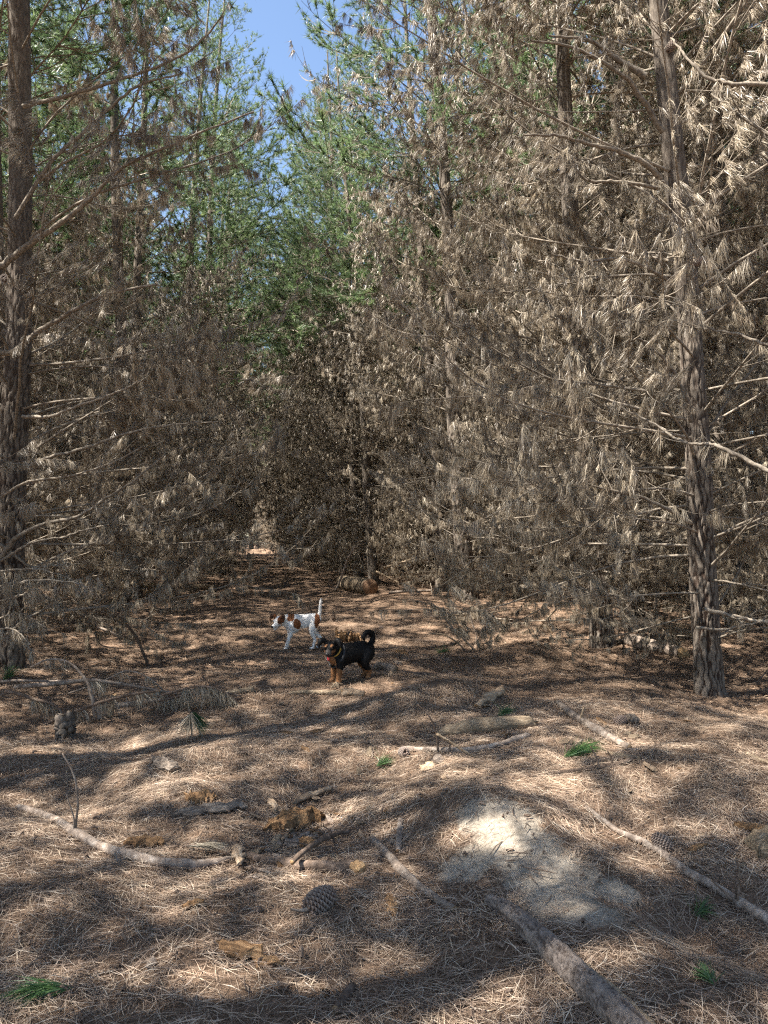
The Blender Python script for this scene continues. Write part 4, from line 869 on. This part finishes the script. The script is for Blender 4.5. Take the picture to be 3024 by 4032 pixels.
ftwig((582, 2628), [(430, 2392), (480, 2440), (530, 2500), (560, 2560), (585, 2625)], 8, 13, 63, 'thin dark stick leaning out from the left pines', M_DARKSTICK)
ftwig((490, 2520), [(320, 2455), (400, 2475), (490, 2515)], 10, 12, 64, 'thin branch lying in the left shade behind the leaning stick', M_STICK)
ftwig((440, 2620), [(370, 2490), (400, 2540), (470, 2552), (520, 2550)], 6, 5, 65, 'fine curved twig under the leaning stick', M_DARKSTICK)
ftwig((270, 2580), [(190, 2590), (260, 2580), (340, 2578), (400, 2600)], 6, 6, 66, 'fine dark twig in front of the left edge pine', M_DARKSTICK)
# loose pale twigs on the right of the track
for i, (ref, pts, w0, w1, lab) in enumerate((
        ((1900, 2440), [(1795, 2422), (1880, 2418), (1950, 2410), (2010, 2398)], 10, 5, 'pale bent twig left of the dark right-hand trunk'),
        ((1850, 2425), [(1830, 2420), (1850, 2400), (1880, 2375)], 7, 4, 'tiny forked twig left of the dark right-hand trunk'),
        ((1880, 2560), [(1730, 2405), (1780, 2470), (1830, 2520), (1870, 2560)], 7, 9, 'long straight twig standing against the right mound'),
        ((1850, 2560), [(1690, 2495), (1750, 2500), (1800, 2530), (1830, 2560)], 6, 7, 'curved pale twig beside the right mound'),
        ((1880, 2545), [(1850, 2420), (1865, 2470), (1876, 2500), (1874, 2540)], 6, 5, 'upright thin twig on the right mound'),
        ((1360, 2345), [(1320, 2330), (1345, 2270), (1370, 2200), (1400, 2150)], 10, 6, 'dark thin branch leaning behind the sawn log'),
        ((1600, 2340), [(1480, 2250), (1530, 2275), (1570, 2295)], 9, 6, 'pale twig reaching right of the sawn log'),
        ((1600, 2345), [(1510, 2235), (1560, 2222), (1640, 2195)], 11, 7, 'pale broken branch in the gloom right of the sawn log'),
        ((1640, 2345), [(1530, 2335), (1600, 2328), (1700, 2326)], 12, 10, 'flat stick lying right of the sawn log'),
        ((2150, 2500), [(2090, 2410), (2130, 2440), (2180, 2500)], 8, 9, 'pale stick propped behind the right mound'),
        ((2180, 2490), [(2100, 2500), (2150, 2440), (2190, 2400)], 9, 7, 'second pale stick crossing behind the right mound'))):
    ftwig(ref, pts, w0, w1, 70 + i, lab, M_PALE if 'pale' in lab else M_STICK)
ftwig((2990, 2690), [(2960, 2705), (2990, 2675), (3040, 2620)], 7, 5, 90, 'thin dark twig at the right edge beyond the nearest pine', M_DARKSTICK)

# ------------------------------------------------------------------ the dogs
def ell(c, r, n1=14, n2=10, R=None):
    th = np.linspace(0, 2 * math.pi, n1, endpoint=False); ph = np.linspace(0, math.pi, n2)
    V = np.stack([np.outer(np.sin(ph), np.cos(th)), np.outer(np.sin(ph), np.sin(th)), np.outer(np.cos(ph), np.ones(n1))], -1).reshape(-1, 3) * np.asarray(r)
    if R is not None: V = V @ R.T
    I = np.arange(n1 * n2).reshape(n2, n1); J = np.roll(I, -1, 1)
    T = np.concatenate([np.stack([I[:-1], I[1:], J[1:]], -1).reshape(-1, 3), np.stack([I[:-1], J[1:], J[:-1]], -1).reshape(-1, 3)])
    return V + np.asarray(c), T
def chain(pts, S=12):
    """pts: (x,y,z,r) along a limb; rounded ends, overlapping balls"""
    P = np.array(pts, float); Q = catmull(P, 5); out = []
    V, T, E = tubes(Q[None, :, :3], Q[None, :, 3], S, True); out.append((V, np.concatenate([T, E])))
    out.append(ell(Q[0, :3], (Q[0, 3],) * 3, 10, 7)); out.append(ell(Q[-1, :3], (Q[-1, 3],) * 3, 10, 7))
    return out
def Rm(yaw, pitch=0.0, roll=0.0): return np.array((Matrix.Rotation(yaw, 3, 'Z') @ Matrix.Rotation(-pitch, 3, 'Y') @ Matrix.Rotation(roll, 3, 'X')))
def fuse(name, parts, voxel, m_, smooth=4):
    V, T = join(parts); me = mesh('raw', V, T); o = bpy.data.objects.new('raw', me); COL.objects.link(o)
    rm = o.modifiers.new('r', 'REMESH'); rm.mode = 'VOXEL'; rm.voxel_size = voxel; sm = o.modifiers.new('s', 'SMOOTH'); sm.iterations = smooth; sm.factor = .5
    dg = bpy.context.evaluated_depsgraph_get(); e = bpy.data.meshes.new_from_object(o.evaluated_get(dg)); bpy.data.objects.remove(o); bpy.data.meshes.remove(me)
    e.name = name; e.materials.clear(); e.materials.append(m_); e.polygons.foreach_set('use_smooth', np.ones(len(e.polygons), bool))
    co_ = np.empty(len(e.vertices) * 3, np.float32); e.vertices.foreach_get('co', co_); return e, co_.reshape(-1, 3)
def coat():
    m, n, l, b, out = mat('dog coat'); a = n.new('ShaderNodeAttribute'); a.attribute_name = 'coat'
    tc = n.new('ShaderNodeTexCoord'); nz = n.new('ShaderNodeTexNoise'); nz.inputs['Scale'].default_value = 90; nz.inputs['Detail'].default_value = 5; l.new(tc.outputs['Object'], nz.inputs['Vector'])
    mr = n.new('ShaderNodeMapRange'); mr.inputs['To Min'].default_value = .7; mr.inputs['To Max'].default_value = 1.25; l.new(nz.outputs[0], mr.inputs[0])
    hs = n.new('ShaderNodeHueSaturation'); l.new(mr.outputs[0], hs.inputs['Value']); l.new(a.outputs['Color'], hs.inputs['Color']); l.new(hs.outputs[0], b.inputs['Base Color'])
    bp = n.new('ShaderNodeBump'); bp.inputs['Strength'].default_value = .35; bp.inputs['Distance'].default_value = .004; l.new(nz.outputs[0], bp.inputs['Height']); l.new(bp.outputs[0], b.inputs['Normal'])
    b.inputs['Roughness'].default_value = .6; b.inputs['Specular IOR Level'].default_value = .18
    return m
M_COAT = coat()
def plain(name, c, rough=.5, metal=0.0):
    m, n, l, b, out = mat(name); tc = n.new('ShaderNodeTexCoord'); nz = n.new('ShaderNodeTexNoise'); nz.inputs['Scale'].default_value = 60; l.new(tc.outputs['Object'], nz.inputs['Vector'])
    r_ = ramp(n, [(.3, tuple(x * .8 for x in c)), (.7, tuple(min(1, x * 1.15) for x in c))]); l.new(nz.outputs[0], r_.inputs[0]); l.new(r_.outputs[0], b.inputs['Base Color']); b.inputs['Roughness'].default_value = rough; b.inputs['Metallic'].default_value = metal; return m
M_EYE = plain('dog eye', (.012, .008, .006), .15); M_NOSE = plain('dog nose', (.015, .013, .013), .35); M_TONGUE = plain('tongue', (.42, .13, .12), .4); M_MOUTH = plain('mouth', (.05, .018, .016), .6)
M_COLLAR = plain('yellow collar', (.34, .20, .03), .6); M_TAG = plain('red tag', (.42, .03, .04), .4); M_STRAP = plain('black harness strap', (.02, .02, .022), .7)
def head_parts(c, R, s, ears, jaw=0.0, muz=1.0):
    tf = lambda g: (g[0] * s @ R.T + c, g[1]); out = []
    out.append(tf(ell((0, 0, 0), (.062, .056, .052)))); out.append(tf(ell((.03, 0, -.012), (.045, .045, .040))))
    for g in chain([(.035, 0, -.016, .036), (.07, 0, -.022, .030), (.10 * muz, 0, -.024, .025), (.128 * muz, 0, -.026, .019)]): out.append(tf(g))
    for g in chain([(.03, 0, -.038 - jaw * .2, .024), (.07, 0, -.042 - jaw * .6, .017), (.105 * muz, 0, -.045 - jaw, .012)]): out.append(tf(g))
    for sy in (-1, 1):
        out.append(tf(ell((.048, sy * .026, .022), (.022, .015, .013))))
        for g in ears(sy): out.append(tf(g))
    return out
def flap(sy, pts, thick=.011):
    """an ear: a flattened tapering flap through the given points (x, y, z, half width)"""
    P = np.array(pts, float); P[:, 1] *= sy; Q = catmull(P, 5); V, T, E = tubes(Q[None, :, :3], Q[None, :, 3], 12, True)
    return [(V, np.concatenate([T, E]))]
def dog(name, label, parts, px, yaw, colour, voxel=.0065, tilt=0.0):
    me, V = fuse('body', parts, voxel, M_COAT); colattr(me, 'coat', colour(V)); p = G(*px)
    root = bpy.data.objects.new(name, None); COL.objects.link(root); root.location = p - np.array([0, 0, .012]); root.rotation_euler = (0, 0, yaw); root['label'] = label; root['category'] = 'dog'
    bo = obj('body', me, root)
    # short coat: one tiny hair per sampled vertex, lying back along the body
    rng = np.random.default_rng(len(V)); N = np.empty(len(V) * 3, np.float32); me.vertices.foreach_get('normal', N); N = N.reshape(-1, 3); C = colour(V)
    ii = rng.integers(0, len(V), 26000); d_ = unit(N[ii] * .55 + np.array([-.6, 0, -.25]) + rng.normal(0, .22, (len(ii), 3)))
    ln = rng.uniform(.007, .014, len(ii)) * np.where((V[ii, 0] < -.2) & (V[ii, 2] > .36), 1.7, 1)
    HV, HT = needle_strips(V[ii] + rng.normal(0, .002, (len(ii), 3)) - N[ii] * .001, d_, ln, np.full(len(ii), .0022), rng, None, 2)
    hm = mesh('fur', HV, HT, [M_COAT]); colattr(hm, 'coat', np.repeat(C[ii] * rng.uniform(.88, 1.08, (len(ii), 1)), 3, 0)); obj('fur', hm, bo, kind='stuff')
    return root
def bit(name, root, V, T, m_): return obj(name, mesh(name, V, T, [m_], True), root)
FACE_LEFT = math.atan2(-RGT[1], -RGT[0])           # heading of a thing that faces the left of the picture
# ---- white dog with brown patches: walks left, head low, tail up
hc = np.array([.315, .055, .412]); HR = Rm(.86, -.30)
def ear_w(sy): return flap(sy, [(-.012, .040, .040, .016), (-.008, .066, .056, .022), (.008, .086, .052, .020), (.026, .094, .030, .013), (.036, .094, .014, .006)])
W_ = []
W_ += chain([(-.235, 0, .425, .055), (-.18, 0, .415, .082), (-.08, 0, .410, .078), (.02, 0, .395, .092), (.11, 0, .385, .100), (.185, 0, .375, .085), (.215, 0, .37, .055)], 16)
W_ += [ell((.11, 0, .350), (.115, .090, .128)), ell((-.17, 0, .395), (.095, .084, .105)), ell((-.03, 0, .385), (.14, .085, .095))]
W_ += chain([(.15, 0, .415, .078), (.205, .012, .425, .066), (.255, .03, .420, .054), (.300, .045, .412, .048)], 14)
for sy, fx in ((1, -.005), (-1, .03)):
    hx = .05 if sy == 1 else .015
    W_ += chain([(.15, sy * .062, .33, .052), (.145, sy * .066, .245, .034), (.15 + hx * .5, sy * .066, .16, .024), (.155 + hx, sy * .064, .07, .019), (.157 + hx, sy * .064, .028, .018)])
    W_ += [ell((.17 + hx, sy * .064, .017), (.036, .023, .018))]
for sy, k_, hy in ((1, .02, 0), (-1, -.09, .0)):
    W_ += chain([(-.19, sy * .052, .385, .070), (-.165 + k_ * .3, sy * .064, .290, .054), (-.17 + k_ * .5, sy * .064, .225, .036), (-.205 + k_ * .9, sy * .060, .155, .023), (-.215 + k_, sy * .058, .125, .020), (-.198 + k_, sy * .058, .065, .017), (-.190 + k_, sy * .058, .028, .017)])
    W_ += [ell((-.172 + k_, sy * .058, .016), (.036, .022, .017))]
W_ += chain([(-.245, 0, .455, .030), (-.27, 0, .50, .022), (-.275, 0, .57, .019), (-.282, 0, .64, .017), (-.290, 0, .705, .009)], 10)
W_ += head_parts(hc, HR, 1.2, ear_w, jaw=.020)
def w_col(V):
    C = np.tile(np.array([.84, .82, .79]), (len(V), 1)); br = np.array([.24, .095, .040]); x, y, z = V.T
    def e(cx, cz, rx, rz, ro=0.0): u, v = x - cx, z - cz; c, s = math.cos(ro), math.sin(ro); return ((u * c + v * s) / rx) ** 2 + ((-u * s + v * c) / rz) ** 2 < 1 + .12 * np.sin(x * 60) * np.sin(z * 70)
    C[e(.060, .360, .056, .075, -.2) & (y > 0)] = br
    C[e(.145, .455, .048, .075, .4) & (z > .40)] = br * 1.1
    C[e(-.222, .400, .042, .105, .12) & (z < .49)] = br
    H = (V - hc) @ HR / 1.2; hx, hy, hz = H.T; hd = (hx > -.06) & (np.linalg.norm(H * [1, 1, 1], axis=1) < .18) & (x > .24)
    side = hd & (np.abs(hy) > .014 + .02 * np.clip((hx - .03) / .05, 0, 1)) & (hx < .062) & (hx > -.035) & (hz > -.030); C[side] = br * .95
    C[hd & (hz > .036) & (np.abs(hy) > .056)] = np.array([.06, .030, .018])
    low = (z < .10); C[low] *= .92; return C
WD = dog('dog', 'white dog with brown patches walking left, tail raised, mouth open', W_, (1183, 2552), FACE_LEFT + rad(14), w_col)
def onhead(c, R, s, q): return R @ (np.array(q) * s) + c
for sy in (-1, 1): bit('eye', WD, *ell(onhead(hc, HR, 1.2, (.058, sy * .030, .012)), (.012,) * 3), M_EYE)
bit('nose', WD, *ell(onhead(hc, HR, 1.2, (.143, 0, -.020)), (.018, .020, .016)), M_NOSE)
V, T = ell((0, 0, 0), (.032, .012, .005)); bit('tongue', WD, V @ HR.T + onhead(hc, HR, 1.2, (.088, 0, -.050)), T, M_TONGUE)
V, T = ell((0, 0, 0), (.035, .019, .012)); bit('mouth', WD, V @ HR.T + onhead(hc, HR, 1.2, (.080, 0, -.043)), T, M_MOUTH)
# ---- black and tan dog: stands, looks at the camera, tail curled over
bc = np.array([.245, .045, .365]); BR = Rm(.80, -.22)
def ear_b(sy): return flap(sy, [(-.010, .038, .042, .018), (-.004, .062, .060, .024), (.012, .084, .052, .022), (.028, .092, .026, .014), (.036, .092, .008, .006)])
K_ = []
K_ += chain([(-.215, 0, .315, .060), (-.15, 0, .305, .092), (-.05, 0, .292, .095), (.05, 0, .282, .104), (.13, 0, .275, .106), (.19, 0, .27, .080)], 16)
K_ += [ell((.12, 0, .262), (.105, .100, .115)), ell((-.16, 0, .295), (.085, .086, .088))]
K_ += chain([(.13, 0, .315, .085), (.185, .015, .34, .072), (.22, .03, .358, .064), (.235, .04, .365, .056)], 14)
for sy in (1, -1):
    f_ = .012 * sy
    K_ += chain([(.15, sy * .070, .235, .050), (.148 + f_, sy * .076, .165, .034), (.156 + f_, sy * .076, .095, .026), (.158 + f_, sy * .076, .030, .023)]); K_ += [ell((.178 + f_, sy * .076, .019), (.036, .027, .020))]
    k_ = .02 * sy
    K_ += chain([(-.17, sy * .058, .285, .070), (-.145 + k_, sy * .072, .205, .050), (-.165 + k_, sy * .070, .145, .033), (-.200 + k_, sy * .068, .105, .024), (-.188 + k_, sy * .068, .055, .021), (-.180 + k_, sy * .068, .028, .021)]); K_ += [ell((-.160 + k_, sy * .068, .018), (.036, .026, .019))]
K_ += chain([(-.225, 0, .345, .030), (-.255, 0, .385, .027), (-.262, 0, .430, .026), (-.240, .004, .468, .025), (-.200, .010, .482, .024), (-.160, .018, .468, .022), (-.140, .026, .432, .018), (-.145, .03, .405, .010)], 10)
K_ += head_parts(bc, BR, 1.12, ear_b, jaw=0.0, muz=.82)
def k_col(V):
    bl = np.array([.005, .0045, .0045]); tan = np.array([.24, .115, .050]); C = np.tile(bl, (len(V), 1)); x, y, z = V.T
    C[(z < .145 + .02 * np.sin(x * 40)) & (x > .05)] = tan * .75; C[(z < .165) & (x < -.05) & ((np.abs(y) < .070) | (z < .12))] = tan * .8
    C[(z < .06)] = tan * 1.15
    ch = (x > .185) & (z < .275) & (z > .17); C[ch & (np.abs(np.abs(y) - .045) < .026)] = tan; C[(x > .2) & (np.abs(y - .005) < .016) & (z < .30) & (z > .19)] = np.array([.45, .42, .38])
    H = (V - bc) @ BR / 1.12; hx, hy, hz = H.T; hd = (x > .17) & (np.linalg.norm(H, axis=1) < .16)
    C[hd & (hx > .022) & (np.abs(hy) > .020) & (hz < -.008) & (hz > -.045) & (hx < .085)] = tan * .8
    C[hd & (hx > .03) & ((np.abs(hy) - .024) ** 2 + (hz - .034) ** 2 < .010 ** 2)] = tan
    C[hd & (hx > .075)] = np.array([.05, .042, .038]); return C
BD = dog('dog', 'black and tan dog with curled tail and yellow collar, looking at the camera', K_, (1378, 2682), FACE_LEFT + rad(33), k_col)
for sy in (-1, 1): bit('eye', BD, *ell(onhead(bc, BR, 1.12, (.058, sy * .030, .014)), (.012,) * 3), M_EYE)
bit('nose', BD, *ell(onhead(bc, BR, 1.12, (.122, 0, -.018)), (.014, .018, .013)), M_NOSE)
def band(root, name, c, nrm, r1, r2, w_, m_, n_=40):
    nrm = unit(np.array(nrm, float)); a = unit(np.cross(nrm, [0, 1., 0])); b_ = np.cross(nrm, a); th = np.arange(n_) * 6.283 / n_; V = []
    for hgt_, k_ in ((-.5, 1.0), (-.5, 1.06), (.5, 1.06), (.5, 1.0)):
        V.append(np.asarray(c) + (a * (np.cos(th) * r1 * k_)[:, None] + b_ * (np.sin(th) * r2 * k_)[:, None]) + nrm * hgt_ * w_)
    V = np.concatenate(V); I = np.arange(4 * n_).reshape(4, n_); J = np.roll(I, -1, 1); T = []
    for q in range(4):
        a_, b2 = I[q], I[(q + 1) % 4]; a2, b3 = J[q], J[(q + 1) % 4]; T.append(np.stack([a_, a2, b3, b2], -1))
    return obj(name, mesh(name, V, np.concatenate(T), [m_], True), root)
cl = band(BD, 'collar', (.198, .02, .338), (.72, .35, .42), .079, .079, .020, M_COLLAR)
V, T = ell((0, 0, 0), (.007, .022, .026)); bit('tag', BD, V + np.array([.268, .045, .262]), T, M_TAG)
band(BD, 'harness_strap', (.145, 0, .272), (1, 0, .45), .118, .116, .022, M_STRAP)

# ------------------------------------------------------------------ fine twig and bark crumbs in the litter (uncountable)
rg_ = np.random.default_rng(404); n_ = 3200
t_ = np.sqrt(rg_.uniform(1.9 ** 2, 13 ** 2, n_)); t_[:1400] = np.sqrt(rg_.uniform(1.9 ** 2, 6 ** 2, 1400)); a_ = rg_.uniform(rad(-22), rad(43), n_); x_, y_ = t_ * np.sin(a_), t_ * np.cos(a_)
L_ = rg_.uniform(.015, .16, n_) * np.where(rg_.uniform(0, 1, n_) < .5, .35, 1); an_ = rg_.uniform(0, 6.28, n_); d_ = np.stack([np.cos(an_), np.sin(an_), rg_.normal(0, .12, n_)], -1)
c_ = np.stack([x_, y_, hgt(x_, y_) + rg_.uniform(.004, .02, n_)], -1); m_ = c_ + rg_.normal(0, .006, (n_, 3)); m_[:, 2] += .004
r_ = np.where(L_ < .05, rg_.uniform(.003, .009, n_), rg_.uniform(.0015, .004, n_))
V, T = tubes(np.stack([c_ - d_ * L_[:, None] / 2, m_, c_ + d_ * L_[:, None] / 2], 1), np.stack([r_ * .7, r_, r_ * .5], 1), 4)
obj('twig_litter', mesh('twig_litter', V, T, [M_DARKSTICK]), kind='stuff', label='dark twig ends and bark crumbs mixed into the needles')
